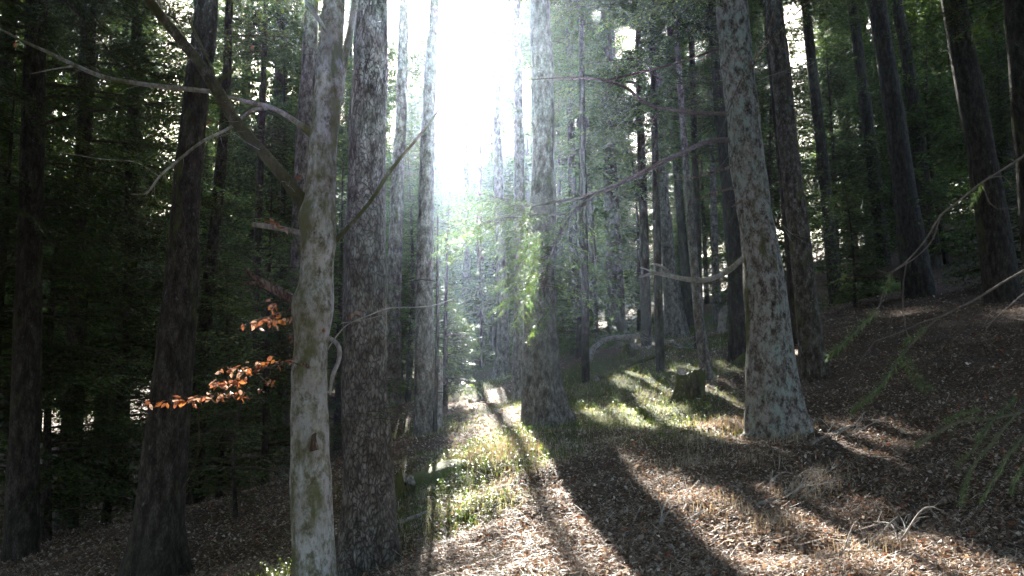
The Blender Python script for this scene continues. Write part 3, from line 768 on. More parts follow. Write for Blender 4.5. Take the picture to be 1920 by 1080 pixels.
# small firs closing the hollow under the sun
for i in range(16):
    y = rng.uniform(40, 74); x = SUN[0] / SUN[1] * y + rng.uniform(-3.5, 5.5)
    copy_tree(protos[2], (x, y, gz(x, y)), rng.uniform(0, 6.28), rng.uniform(0.30, 0.42) * (y / 55))
# trees added around the viewer: they only shade
for i, (x, y) in enumerate([(-5, 2), (-9, 7), (-6.5, -4), (-1.5, -5), (4, -3.5), (7, 1.5), (8.5, 6.5), (11, 11), (0.5, -10), (-11, -2), (12, 3), (-12, 12), (9, -7), (-6, -11), (15, 8), (-15, 5), (3, -8), (-4, -8), (-13, -8), (14, -4), (5, -14), (-2, -14), (18, 14), (-17, 11), (-20, 0), (19, 2), (12, 17), (-13, 19), (22, 9), (-21, 17), (-3.5, -2.5), (3, -1.8)]):
    c = copy_tree(protos[1] if i % 2 else protos[3], (x, y, gz(x, y)), rng.uniform(0, 6.28), 0.95)
    c['label'] = 'tall spruce added around the viewer for shade'; c['group'] = 'shade spruces added around the viewer'
EXTRA = [('hazy fir crown behind the pale trunk at the top of the bare slope', 925, 33, 9.6, 2.6, 1.0), ('hazy fir crown between the two slim trunks left of the straight grey one', 890, 38, 11, 2.8, 1.0),
         ('hazy fir crown behind the straight grey trunk', 1000, 30, 10, 2.6, 1.0), ('hazy fir crown right of the straight grey trunk', 1055, 34, 12, 2.8, 1.0),
         ('hazy fir crown left of the faint trunk in the glare', 800, 34, 9.0, 2.4, 1.0), ('hazy fir crown between the scaly spruce and the white glare', 735, 30, 11, 1.8, 1.0)]
for lb, px, Y, h, r_, sh in EXTRA: young_fir(lb, px, Y, h, r_, sh, group='firs in the hazy hollow')

# ------------------------------------------------------------------ the forked beech in front
def pts(Y, *q):
    """q: (px, py, width px[, metres ahead])"""
    return np.array([np.append(at(a[0], a[1], a[3] if len(a) > 3 else Y), 0.5 * a[2] * (a[3] if len(a) > 3 else Y) / F) for a in q])
S_B, S_B2 = sines(20, 2, 9, 51), sines(20, 10, 40, 52)
BY = 6.2
bp_ = pts(BY, (588,1150,92), (590,1080,80), (583,900,72), (580,760,66), (582,650,64), (592,560,66), (594,480,62), (601,400,60), (606,300,56), (613,200,52), (619,100,49), (627,0,46), (640,-200,40), (660,-600,30), (668,-1100,18), (672,-1500,6))
bg_ = gz(bp_[0, 0], BY)
bp_ = np.vstack([[bp_[0, 0], BY, bg_ - .3, bp_[0, 3] * 1.35], [bp_[0, 0], BY, bg_ + .02, bp_[0, 3] * 1.15], bp_[bp_[:, 2] > bg_ + .15]])
bfoot = np.array([bp_[0, 0], BY, bg_])
beech = empty('beech_tree', bfoot, 'pale smooth-barked forked beech with orange leaves and a broken dead limb', 'tree')
D = resample(bp_, 0.03)
V, q = tube(D[:, :3], D[:, 3], 72, 0.025, S_B, 0.2, foot=0.25)
# swellings where limbs leave
cc = np.repeat(D[:, :3], 72, 0); nn = V - cc; rr_ = np.linalg.norm(nn, axis=1); nn /= rr_[:, None] + 1e-9
add = np.zeros(len(V))
for (a_, b_, am, sg) in [(566,572,0.055,0.10),(575,405,0.04,0.09),(618,455,0.03,0.08),(640,150,0.035,0.10),(585,690,0.02,0.04),(583,828,0.03,0.05),(555,700,0.015,0.05),(573,240,0.012,.04)]:
    c0 = at(a_, b_, BY - 0.07); add += am * np.exp(-((V - c0) ** 2).sum(1) / (2 * sg ** 2))
V = V + nn * (add + 0.003 * wave(V, S_B2))[:, None]
G = Geo(); G.add(V, q); G.build('trunk', M_BEECH, beech, bfoot, True, False)
def part_stick(name, parent, org, mat, paths, N=14, bump=0.03):
    G = Geo()
    for p in paths: stick(G, p[:, :3], p[:, 3], N, None, bump=bump, S=S_B)
    return G.build(name, mat, parent, org, True, False)
limb1 = part_stick('limb', beech, bfoot, M_LIMB, [
    pts(BY, (596,420,34), (580,398,32), (560,368,27), (520,318,24), (480,272,22), (440,225,21), (405,165,23,6.0), (375,120,20,5.9), (335,70,19,5.8), (300,28,18,5.7), (262,-30,17,5.6), (200,-140,13,5.4), (150,-300,8,5.2)),
    pts(6.0, (405,170,12), (412,150,10), (428,140,8), (440,128,6)),
    pts(6.0, (405,172,5), (398,130,5), (375,80,4), (352,30,3))], 20)
tag(limb1, 'long mossy limb rising to the upper left')
part_stick('limb', beech, bfoot, M_BEECH, [
    pts(BY, (585,252,16), (570,240,13), (540,218,10), (505,200,9), (460,190,8,6.3), (420,180,8,6.4), (395,172,9,6.5), (330,165,10,6.6), (285,160,9,6.6), (200,146,9,6.6), (140,122,8,6.5), (90,98,7,6.5), (45,78,5,6.4), (0,54,4,6.4), (-60,20,3,6.3)),
    pts(6.3, (502,203,7), (470,208,6), (430,240,6,6.2), (380,265,6,6.1), (335,300,5,6.0), (300,330,4,5.9), (275,362,4,5.9), (245,364,2,5.9)),
    pts(5.9, (300,332,3), (280,318,2), (250,303,2), (190,298,1.5), (110,285,1)),
    pts(6.6, (142,123,5), (110,128,3), (60,138,2))], 10, 0)
part_stick('limb', beech, bfoot, M_LIMB, [
    pts(BY, (606,470,16), (622,457,13), (640,440,10), (672,405,8), (700,370,8), (725,330,8), (748,300,7), (775,268,6), (800,238,5), (830,195,3), (845,160,2)),
    pts(BY, (700,370,3), (690,350,2), (672,338,1.5))], 12, 0)
part_stick('limb', beech, bfoot, M_BEECH, [pts(BY, (626,190,26), (638,150,20), (648,100,16), (658,50,15), (668,-10,14), (690,-150,12), (730,-400,8), (760,-700,3))], 16)
part_stick('limb', beech, bfoot, M_BEECH, [pts(BY - .1, (612,60,6), (600,40,8), (585,18,9), (570,-5,8), (540,-60,6), (480,-160,3))], 10, 0)
stub = part_stick('branch_stub', beech, bfoot, M_LOG, [pts(BY, (578,440,12), (560,436,11), (535,430,11), (505,425,11), (474,421,9))], 12, 0.05)
tag(stub, 'short bleached stub holding dry leaves')
dead = part_stick('broken_limb', beech, bfoot, M_DEAD, [
    pts(BY - .05, (582,590,46), (566,574,30), (548,560,22), (520,545,21), (495,532,19), (476,521,15), (462,507,6)),
    pts(BY - .1, (488,532,9), (475,530,7), (462,532,5), (450,534,2)), pts(BY - .1, (482,526,6), (470,515,4), (455,498,1.5)), pts(BY, (480,535,3), (465,545,2.5), (452,553,1.5))], 12, 0.09)
tag(dead, 'snapped dark brown dead limb')
part_stick('knot', beech, bfoot, M_DEAD, [pts(BY - .17, (590,845,16), (587,830,13), (588,818,8), (592,812,3))], 8, 0.1)
part_stick('knot', beech, bfoot, M_DEAD, [pts(BY - .15, (580,690,5), (576,686,9), (570,682,5), (562,684,3), (540,678,2.5), (520,690,2), (505,705,2), (488,716,1.2))], 8, 0.1)
part_stick('dead_curl', beech, bfoot, M_LOG, [pts(BY + .1, (606,628,6), (618,634,9), (632,645,9), (637,660,9), (634,680,8), (626,698,8), (621,718,7), (618,740,4))], 10, 0.03)
tw = part_stick('twig', beech, bfoot, M_LOG, [
    pts(BY, (612,660,2.5), (624,640,2.5), (650,610,2.2), (690,592,2.2), (730,578,2.2), (780,576,2), (815,572,1.5), (850,560,1)),
    pts(BY, (640,606,1.8), (680,600,1.4), (722,590,1))], 6, 0)
leafy = part_stick('twig', beech, bfoot, M_DEAD, [
    pts(BY, (560,560,4), (545,580,4), (520,590,3), (490,598,3), (462,608,2.5), (440,622,1.5)),
    pts(BY, (520,590,2), (510,570,2), (500,560,1)), pts(BY, (555,610,2), (520,617,2), (485,612,1.5)),
    pts(BY, (560,680,4), (535,680,3), (505,688,3), (478,695,3,6.4), (450,712,3,6.5), (420,735,3,6.5), (380,742,2.5,6.5), (330,748,2,6.5), (285,756,1.5,6.5)),
    pts(6.4, (505,688,2), (470,690,2), (440,688,1.5), (415,688,1)), pts(6.5, (450,712,2), (420,712,1.5), (390,716,1.5)),
    pts(6.5, (380,742,2), (372,780,2), (374,830,1.8), (362,880,1.5), (340,920,1)), pts(6.5, (478,697,1.5), (500,716,1.5), (512,720,1))], 6, 0)
def beech_leaves(G, c, n, spread, size=0.05, cols=None, dirv=None):
    cols = np.array(cols if cols is not None else [[0.26, 0.11, 0.06], [0.36, 0.22, 0.165], [0.42, 0.31, 0.26], [0.20, 0.08, 0.045], [0.36, 0.15, 0.05], [0.40, 0.28, 0.22]])
    for k in range(n):
        p = np.asarray(c) + rng.normal(size=3) * spread
        d = rng.normal(size=3) * [1, .7, .5] + np.array([-.3, -.2, -.7]); d /= np.linalg.norm(d)
        u = np.cross(d, rng.normal(size=3)); u /= np.linalg.norm(u); nrm = np.cross(d, u)
        L = size * rng.uniform(.7, 1.25); W = L * rng.uniform(.5, .62); cup = rng.uniform(-.25, .35) * W
        ts = [0, .12, .35, .62, .86, 1.0]; ws = [0.02, .5, .95, .85, .38, 0.0]
        mid = [p + d * L * t_ + nrm * (rng.uniform(-.03, .03) * L - 0.25 * L * t_ ** 2 * (1 if k % 2 else .3)) for t_ in ts]
        L_ = [m - u * W * .5 * w_ + nrm * cup for m, w_ in zip(mid, ws)]; R_ = [m + u * W * .5 * w_ + nrm * cup for m, w_ in zip(mid, ws)]
        Q = []
        for i in range(5): Q += [[L_[i], mid[i], mid[i + 1], L_[i + 1]], [mid[i], R_[i], R_[i + 1], mid[i + 1]]]
        col = cols[rng.integers(len(cols))] * rng.uniform(.7, 1.2)
        G.polys(np.array(Q), np.clip(col, 0, 1), 0)
def leafline(G, path, n, per, spread, size=0.05):
    D = resample(path[:, :3], 0.01)
    for k in range(n):
        i = int(rng.uniform(0, 1) * (len(D) - 1)); beech_leaves(G, D[i] - [0, 0, .012], per, spread, size)
G = Geo()
leafline(G, pts(BY, (548,592,1), (520,596,1), (490,600,1), (462,608,1), (440,622,1)), 15, 2, .020, .055)
leafline(G, pts(BY, (520,590,1), (510,570,1), (500,560,1)), 4, 2, .018)
leafline(G, pts(6.5, (478,740,1), (450,736,1), (420,738,1), (380,742,1), (330,748,1), (300,753,1)), 30, 2, .015, .05)
leafline(G, pts(6.4, (500,676,1), (470,684,1), (440,690,1), (412,690,1)), 14, 2, .016, .05)
leafline(G, pts(6.5, (455,712,1), (420,716,1), (386,718,1)), 15, 2, .016, .052)
leafline(G, pts(6.4, (535,676,1), (505,676,1), (482,680,1)), 7, 2, .014, .045)
for a_, b_, n_ in [(518,418,7),(528,426,3),(548,676,3),(508,716,5),(284,757,3),(272,752,1),(388,233,2),(30,74,1),(470,84,1),(548,634,2),(620,622,2),(662,584,3),(672,586,2),(540,432,2),(622,345,1),(492,735,4),(455,700,4),(566,330,2)]:
    beech_leaves(G, at(a_, b_, 6.1), n_, .018, .048)
lf = G.build('leaves', [M_BEECHLEAF], leafy, None, False)
for v in [lf]:
    v.data.transform(__import__('mathutils').Matrix.Translation(-Vector(bfoot)))

# ------------------------------------------------------------------ boughs of the lichen trunk reaching left (parts of that tree)
def wood_part(name, label, root, foot, paths, mat=M_TWIG, N=8, col=(0.13, 0.11, 0.10)):
    G = Geo()
    for p in paths: stick(G, p[:, :3], p[:, 3], N, None, col=col)
    o = G.build(name, mat, root, foot, True)
    if label: o['label'] = label
    return o
b1 = wood_part('bough', 'long bough arching left with sunlit needles', RT, RT_F, [
    pts(10, (1385,268,13), (1360,262,11), (1320,268,9), (1270,290,9), (1230,310,9,10.2), (1180,336,8,10.4), (1130,358,8,10.6), (1085,372,6,10.7), (1040,378,5,10.8), (1000,386,4,10.9), (960,384,3,11), (920,370,2,11)),
    pts(10.6, (1115,364,7), (1090,385,7,10.6), (1066,408,6,10.6), (1050,440,6,10.6), (1035,475,5,10.6), (1025,510,4,10.6), (1018,545,2,10.6)),
    pts(10.6, (1066,402,4), (1030,402,3), (985,404,3), (940,410,2), (890,420,1)), pts(10.6, (1066,408,2), (1064,440,2), (1068,460,1))])
wood_part('bough', 'bare bough curving down and left', RT, RT_F, [
    pts(10, (1415,470,16), (1392,486,11), (1365,508,11), (1330,524,10,9.9), (1290,524,10,9.8), (1250,516,8,9.7), (1225,512,6,9.7), (1198,520,3,9.7)),
    pts(9.75, (1262,518,6), (1245,502,5), (1232,496,4), (1225,494,2)), pts(9.7, (1228,513,3), (1212,505,2.5), (1200,502,1.5))], M_LOG, 10)
wood_part('bough', 'upper bare bough crossing toward the left', RT, RT_F, [
    pts(10, (1380,214,12), (1350,213,9), (1300,212,8), (1250,204,7,10.2), (1210,194,7,10.3), (1175,165,6,10.4), (1130,150,5,10.5), (1080,146,4,10.6), (1030,147,3,10.6), (990,150,2,10.6)),
    pts(10.4, (1140,150,4), (1200,136,4,10.3), (1270,118,4,10.2), (1330,98,5,10.1), (1375,84,6,10))], M_TWIG, 8, (0.09, 0.07, 0.055))
wood_part('bough', 'short dead stubs on its left side', RT, RT_F, [
    pts(10, (1400,300,12), (1385,308,9), (1374,302,7), (1368,290,4)),
    pts(9.9, (1400,372,8), (1385,380,5), (1372,388,3)), pts(10, (1380,310,6), (1330,325,4), (1290,335,3), (1240,338,1)), pts(10, (1385,350,5), (1340,362,4), (1300,375,2)),
    pts(9.8, (1400,150,1), (1440,60,2), (1450,20,2)), pts(9.7, (1350,250,1.5), (1400,130,2), (1470,50,2), (1540,-20,2))], M_DEAD, 8, (0.10, 0.08, 0.065))
def twiglets(name, paths, n, L, root, foot, mat, seed=5, th=.0028, down=-.2):
    G = Geo()
    for p_ in paths:
        D = resample(p_[:, :3], .04)
        for k in range(n):
            i = rng.integers(1, len(D) - 1); T = D[i] - D[i - 1]; T /= np.linalg.norm(T) + 1e-9
            d = T * .6 + rng.normal(size=3) * [.6, .5, .6] + [0, 0, down]; d /= np.linalg.norm(d); l = L * rng.uniform(.3, 1.2)
            m_ = D[i] + d * l * .5 + rng.normal(size=3) * l * .08; e = D[i] + d * l + rng.normal(size=3) * l * .15 + [0, 0, down * l * .6]
            Q = stick(G, np.vstack([D[i], m_, e]), [th, th * .7, th * .3], 4, l / 5)
            for j in range(rng.integers(1, 4)):
                a_ = Q[rng.integers(1, len(Q) - 1), :3]; e2 = a_ + (d + rng.normal(size=3) * .8) * l * .3
                stick(G, np.vstack([a_, (a_ + e2) / 2 + rng.normal(size=3) * l * .03, e2]), [th * .6, th * .5, th * .25], 3, l / 6)
    return G.build(name, mat, root, foot, True, False)
twiglets('fine_twigs', [pts(10, (1370,262,1), (1270,290,1), (1180,336,1), (1085,372,1)), pts(10.3, (1350,213,1), (1250,204,1), (1175,165,1), (1080,146,1), (990,150,1)), pts(10.2, (1375,84,1), (1200,136,1), (1140,150,1))], 16, .5, RT, RT_F, M_DEAD)
twiglets('fine_twigs', [pts(9.8, (1415,30,1), (1425,300,1), (1440,480,1))], 12, .7, RT, RT_F, M_LOG, th=.0022)
twiglets('fine_twigs', [pts(6.05, (560,368,1), (480,272,1), (405,165,1), (335,70,1)), pts(6.5, (395,172,1), (285,160,1), (200,146,1), (90,98,1)), pts(6.2, (430,240,1), (335,300,1), (275,362,1))], 12, .22, beech, bfoot, M_BEECH, th=.0018)
C = Geo()
def on(path, n, L, s, az0=None, rise=0.0, droop=.5, shade=1.5, dens=1.5, chk=False):  # greens lightened to add to the sun on these needles
    D = resample(path[:, :3], .03)
    for k in range(n):
        i = int((k + rng.uniform()) / n * (len(D) - 2)); d = D[i + 1] - D[i]
        az = math.atan2(d[1], d[0]) + rng.choice([-1, 1]) * rng.uniform(.2, 1.2) if az0 is None else az0 + rng.normal() * .5
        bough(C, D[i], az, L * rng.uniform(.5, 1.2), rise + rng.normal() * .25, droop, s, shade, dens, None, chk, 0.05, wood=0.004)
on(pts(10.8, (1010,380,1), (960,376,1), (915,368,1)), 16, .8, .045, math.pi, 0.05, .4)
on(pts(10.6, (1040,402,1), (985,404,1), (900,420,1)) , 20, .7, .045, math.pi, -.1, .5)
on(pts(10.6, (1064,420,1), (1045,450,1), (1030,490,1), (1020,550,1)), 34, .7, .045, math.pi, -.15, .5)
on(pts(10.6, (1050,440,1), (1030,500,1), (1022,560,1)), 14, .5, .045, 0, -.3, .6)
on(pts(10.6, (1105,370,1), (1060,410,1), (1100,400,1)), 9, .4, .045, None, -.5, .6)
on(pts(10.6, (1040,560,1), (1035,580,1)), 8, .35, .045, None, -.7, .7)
C.build('needles', [M_NEEDLE, M_TWIG], b1, RT_F)
C = Geo()
for k in range(20):
    h_ = rng.uniform(4.6, 8.8); L_ = rng.uniform(1.6, 2.9)
    bough(C, RT_AX(h_), math.pi + rng.normal() * .55, L_, rng.uniform(.0, .3), rng.uniform(.4, .8), .048, .9, 1.1, None, True, 0, wood=.012)
C.build('boughs', [M_NEEDLE, M_TWIG], RT, RT_F)
C = Geo()
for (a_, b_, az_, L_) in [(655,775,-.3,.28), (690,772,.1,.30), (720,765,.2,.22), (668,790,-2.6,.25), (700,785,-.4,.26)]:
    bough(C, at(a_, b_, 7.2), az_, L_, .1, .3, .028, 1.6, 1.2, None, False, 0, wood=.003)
S1 = bpy.data.objects['spruce_tree']; C.build('sprig', [M_NEEDLE, M_TWIG], S1, S1.location)

# ------------------------------------------------------------------ wood lying and standing on the floor
def on_ground(px, py, Y):
    """slide along the view ray onto the terrain near Y"""
    v = ray(px, py); v = v / v[1]
    best = None
    for y in np.linspace(Y * 0.75, Y * 1.3, 80):
        p = EYE + v * y; e = abs(p[2] - gz(p[0], p[1]))
        if best is None or e < best[0]: best = (e, y)
    p = EYE + v * best[1]; p[2] = gz(p[0], p[1]); return p
def log_thing(name, label, cat, P, rad, mat, N=14, group=None):
    """a lying log with cut ends; P (k,3)"""
    P = np.asarray(P, float); org = P[0].copy(); root = empty(name, org, label, cat, group)
    D = resample(np.hstack([P, np.asarray(rad, float)[:, None]]), 0.08)
    G = Geo(); V, q = tube(D[:, :3], D[:, 3], N, 0.06, S_T1); G.add(V, q); G.build('bark', mat, root, org, True, False)
    for k in (0, len(D) - 1):
        E = Geo()
        ring = V[k * N:(k + 1) * N]; c = ring.mean(0); a = D[k, :3] - D[1 if k == 0 else k - 1, :3]; a /= np.linalg.norm(a)
        ring = ring + a * .002; E.add(np.vstack([ring, (c + a * .004)[None]]), np.array([[i, (i + 1) % N, N] for i in range(N)]))
        E.build('cut_end', M_LOG, root, org, False, False)
    return root
def stump(name, label, cat, foot, r, h, mat, jag=0.05, tilt=(0, 0), N=26, lobes=.35, group=None, topmat=None):
    foot = np.asarray(foot, float); root = empty(name, foot, label, cat, group)
    hs_ = np.linspace(-.12, h, 12); Pp = np.stack([foot[0] + tilt[0] * hs_, foot[1] + tilt[1] * hs_, foot[2] + hs_], -1)
    V, q = tube(Pp, r * (1 + .12 * np.exp(-np.maximum(hs_, 0) / .1)), N, 0.05, S_T1, lobes, foot=.1 + h * .2)
    th = np.arange(N); V[-N:, 2] += jag * (rng.normal(size=N) * .5 + np.sin(th * .5 + rng.uniform(0, 6)))
    G = Geo(); G.add(V, q); G.build('bark', mat, root, foot, True, False)
    T = Geo(); ring = V[-N:]; c = ring.mean(0)[None]; inner = c + (ring - c) * .55; inner[:, 2] += rng.normal(size=N) * jag * .4 - jag * .3
    vv = np.vstack([ring, inner, c - [0, 0, jag * .3]])
    T.add(vv, np.array([[i, (i + 1) % N, N + (i + 1) % N, N + i] for i in range(N)])); 
    T.add(vv, np.array([[N + i, N + (i + 1) % N, 2 * N] for i in range(N)]))
    T.build('top', topmat or M_LOG, root, foot, False, False)
    return root
a0 = on_ground(1105, 678, 17); LY = a0[1]
log_thing('fallen_log', 'grey log propped on the slope, leaning against the end of another', 'log',
          [a0 + [0, 0, .02], at(1112, 655, LY + .3), at(1127, 641, LY + .7)], [.068, .066, .062], M_LOG, group='propped logs')
log_thing('fallen_log', 'pale level log whose right end rests by the square cut stump', 'log',
          [at(1127, 638, LY + .75), at(1160, 633, LY + .95), at(1197, 630, LY + 1.2)], [.055, .06, .06], M_LOG, group='propped logs')
p = on_ground(1203, 645, 18.5); stump('tree_stump', 'square cut mossy stump at the right end of the level log', 'stump', p, .14, .28, M_MOSSY, .02)
p = on_ground(1291, 748, 13.6); stump('tree_stump', 'dark jagged stump beside the thin leaning trunk', 'stump', p, .20, .36, M_MOSSY, .07, (.1, 0))
p = on_ground(1182, 668, 17.5); stump('tree_stump', 'low rotten stump under a mound of moss and sticks', 'stump', p, .17, .16, M_MOSSY, .10)
p = on_ground(890, 765, 16.5); stump('tree_stump', 'small dark stump on the bare hazy slope', 'stump', p, .13, .14, M_MOSSY, .04)
p = on_ground(748, 935, 8.6); stump('tree_stump', 'black broken stump touching the foot of the scaly spruce', 'stump', p, .11, .20, M_MOSSY, .07, (.3, 0))
p = on_ground(820, 806, 12.9); stump('snag', 'thin lichen-white snag with a broken top beside the slim trunk', 'snag', p, .062, 1.0, M_LICHEN, .09, (.02, 0), 14, .2)
p = on_ground(1352, 625, 22); stump('snag', 'short broken grey snag on the rise left of the dark mossy trunk', 'snag', p, .09, .55, M_LOG, .12, (.15, 0), 12, .3)
p = on_ground(815, 812, 13.3)
root = empty('sapling', p, 'thin dead sapling, dark, close behind the slim grey trunk', 'sapling'); G = Geo()
stick(G, np.array([p - [0, 0, .1], p + [0.02, 0, 1.4], p + [0, 0.05, 3.2]]), [.035, .028, .01], 8); G.build('stem', M_DARK, root, p, True, False)
G = Geo(); dead_twigs(G, lambda h: p + np.array([0.01, 0, h]), .5, 3.0, 14, .45); G.build('twigs', [M_NEEDLE, M_TWIG], root, p)
def mound(name, label, cat, c, rx, ry, rz, mat, kind=None, rot=0.0, rough=0.12):
    n, m = 36, 22; th = np.linspace(0, 2 * np.pi, n, endpoint=False); ph = np.linspace(0.02, 1.75, m)
    T, Pp = np.meshgrid(th, ph); U = np.stack([np.sin(Pp) * np.cos(T), np.sin(Pp) * np.sin(T), np.cos(Pp)], -1)
    U = U * (1 + rough * wave(U * 1.0 + c, S_G1) + rough * .4 * wave(U + c, S_G2))[..., None]
    U = U * [rx, ry, rz]; cr, sr = math.cos(rot), math.sin(rot)
    U = np.stack([U[..., 0] * cr - U[..., 1] * sr, U[..., 0] * sr + U[..., 1] * cr, U[..., 2]], -1).reshape(-1, 3)
    i = np.arange(m - 1)[:, None] * n; j = np.arange(n)[None]
    q = np.stack([i + j, i + n + j, i + n + (j + 1) % n, i + (j + 1) % n], -1).reshape(-1, 4)
    G = Geo(); G.add(U + c, q); G.add(np.vstack([(U + c)[:n], (U + c)[:n].mean(0) + [0, 0, .001]]), np.array([[k, (k + 1) % n, n] for k in range(n)]))
    return tag(G.build(name, mat, None, np.asarray(c, float), True, False), label, cat)
M_ROCK = bark('mossy_rock', (0.05, 0.055, 0.025), (0.10, 0.10, 0.07), (0.17, 0.165, 0.14), zs=1, scale=18, lichen=-1.0, moss=1.4, bump=0.4, furrow=0.1, moss_col=(0.07, 0.10, 0.015))
p = on_ground(838, 868, 10.0); mound('mossy_rock', 'low green mossy hump on the slope below the slim trunk', 'rock', p - [0, 0, .2], .42, .75, .26, M_ROCK, rot=-.5, rough=.22)
p = on_ground(412, 915, 19); mound('mossy_rock', 'mossy boulder in the shade left of the beech', 'rock', p - [0, 0, .1], .65, .6, .42, M_ROCK)
p = on_ground(1600, 560, 23.5); mound('mossy_rock', 'mossy boulder on the dark crest right of the speckled trunk', 'rock', p - [0, 0, .1], .6, .5, .5, M_ROCK)
p = on_ground(1655, 545, 24.5); mound('mossy_rock', 'flat mossy boulder next to the foot of the leaning dark trunk', 'rock', p - [0, 0, .1], .8, .5, .32, M_ROCK)
p = on_ground(1365, 688, 15.6)
log_thing('mossy_root', 'bright moss-edged root running down left of the dark mossy trunk', 'root', [p + [0, 0, .0], p + [.18, .1, .10], p + [.4, .25, .2]], [.035, .05, .09], M_MOSSY, 10)
# rotten logs and boughs in the litter
for i, (lb, A, B, r_) in enumerate([('dark rotting log lying low in the shade at bottom right', (1500,1035,5.8), (1790,935,7.0), .04), ('long thin dark stick lying across the sunlit leaves', (1335,1000,6.2), (1480,925,7.3), .014),
        ('mossy log beneath the blocky dead sticks by the low rotten stump', (1120,715,15.5), (1240,668,17.5), .06), ('grey stick lying on the hazy slope near the trunk on the rise', (1215,655,18), (1262,640,20), .03),
        ('thin stick beside the foot of the scaly spruce', (740,985,7.5), (800,960,8.2), .018), ('pale stick in the lit grass near the green hump', (905,885,9.5), (965,868,10.2), .012), ('curved stick at the foot of the lichen trunk', (1520,835,9.5), (1600,800,10.3), .018)]):
    a_, b_ = on_ground(*A), on_ground(*B); m_ = (a_ + b_) / 2; m_[2] = gz(m_[0], m_[1]) + r_ * .6
    a_[2] += r_ * .5; b_[2] += r_ * .5
    log_thing('fallen_branch' if r_ < .04 else 'fallen_log', lb, 'branch' if r_ < .04 else 'log', [a_, m_ + rng.normal(size=3) * [.03, .03, 0], b_], [r_, r_ * .95, r_ * .7], M_MOSSY if r_ > .05 else M_DEAD if r_ > .035 else M_LOG, 10)

# ------------------------------------------------------------------ floor cover
def scatter(n, r0, r1, pw=1.4, half=36):
    u = rng.uniform(size=n); r = (r0 ** (1 - pw + 1e-6) + u * (r1 ** (1 - pw + 1e-6) - r0 ** (1 - pw + 1e-6))) ** (1 / (1 - pw + 1e-6))
    a = R(half) * rng.uniform(-1, 1, n); x, y = r * np.sin(a), r * np.cos(a)
    return x, y, r
# dry leaves
x, y, r = scatter(190000, 4.2, 26, 1.9)
gmask = green_at(x, y); bare = np.clip(wave(np.stack([x, y, x * 0], -1), sines(30, 1.5, 8, 91)) * .45 - .1, 0, .85); m = rng.uniform(size=len(x)) > np.maximum(gmask * .85, bare)
x, y, r = x[m], y[m], r[m]; n = len(x); z = ground(x, y) + rng.uniform(0.002, 0.035, n)
yaw = rng.uniform(0, 6.28, n); L = rng.uniform(.007, .024, n) * rng.uniform(.7, 1.1, n) * (1 + .035 * np.maximum(r - 8, 0)); W = L * rng.uniform(.45, .75, n)
d = np.stack([np.cos(yaw), np.sin(yaw), rng.normal(0, .45, n)], -1); u = np.stack([-np.sin(yaw), np.cos(yaw), rng.normal(0, .45, n)], -1)
c = np.stack([x, y, z], -1)
Q = np.stack([c - d * L[:, None], c + u * W[:, None] + [0, 0, .006], c + d * L[:, None], c - u * W[:, None] + [0, 0, .004]], 1)
pal = np.array([[.20,.155,.13],[.27,.22,.19],[.13,.09,.07],[.35,.31,.285],[.10,.065,.05],[.32,.11,.05],[.22,.155,.125],[.46,.42,.39]]); wts = np.array([.2,.17,.20,.09,.2,.02,.085,.035]); 
pi_ = rng.choice(8, n, p=wts / wts.sum())
G = Geo(); G.polys(Q, pal[pi_] * rng.uniform(.9, 2.0, n)[:, None])
tag(G.build('leaf_litter', [M_LITTER]), 'carpet of dry brown and tan leaves on the slope', 'leaves', kind='stuff')
# larger curled leaves lying singly
x, y, r = scatter(2600, 4.2, 13, 1.6); G = Geo()
for i in range(len(x)):
    if green_at(x[i:i + 1], y[i:i + 1])[0] > .5: continue
    beech_leaves(G, (x[i], y[i], gz(x[i], y[i]) + .02), 1, .006, .042, [[.34,.27,.22],[.28,.17,.11],[.42,.36,.31],[.36,.12,.05],[.22,.13,.08],[.30,.22,.17]])
tag(G.build('scattered_leaves', [M_LITTER]), 'larger curled beech leaves scattered over the litter', 'leaves', kind='stuff')
# fine needles, straws and twigs
x, y, r = scatter(110000, 4.2, 22, 2.0); n = len(x); z = ground(x, y) + rng.uniform(.0, .04, n)
yaw = rng.uniform(0, 6.28, n); L = rng.exponential(.05, n) + .02; wd = rng.uniform(.0010, .0026, n) * (1 + .06 * r)
d = np.stack([np.cos(yaw), np.sin(yaw), rng.normal(0.0, .22, n)], -1); u = np.stack([-np.sin(yaw), np.cos(yaw), np.zeros(n)], -1); c = np.stack([x, y, z], -1)
md = c + d * L[:, None] * .5 + rng.normal(0, .12, (n, 3)) * L[:, None]; md[:, 2] = np.maximum(md[:, 2], z)
Q1 = np.stack([c - u * wd[:, None], c + u * wd[:, None], md + u * wd[:, None] * .9, md - u * wd[:, None] * .9], 1); e = c + d * L[:, None]
Q2 = np.stack([md - u * wd[:, None] * .9, md + u * wd[:, None] * .9, e + u * wd[:, None] * .5, e - u * wd[:, None] * .5], 1)
cl = np.array([[.20,.15,.11],[.36,.30,.26],[.52,.47,.41],[.12,.08,.06]])[rng.integers(0, 4, n)] * rng.uniform(.7, 1.2, n)[:, None]
G = Geo(); G.polys(Q1, cl); G.polys(Q2, cl)
tag(G.build('fallen_twigs', [M_LITTER]), 'fine dead twigs and straws strewn over the leaves', 'twigs', kind='stuff')
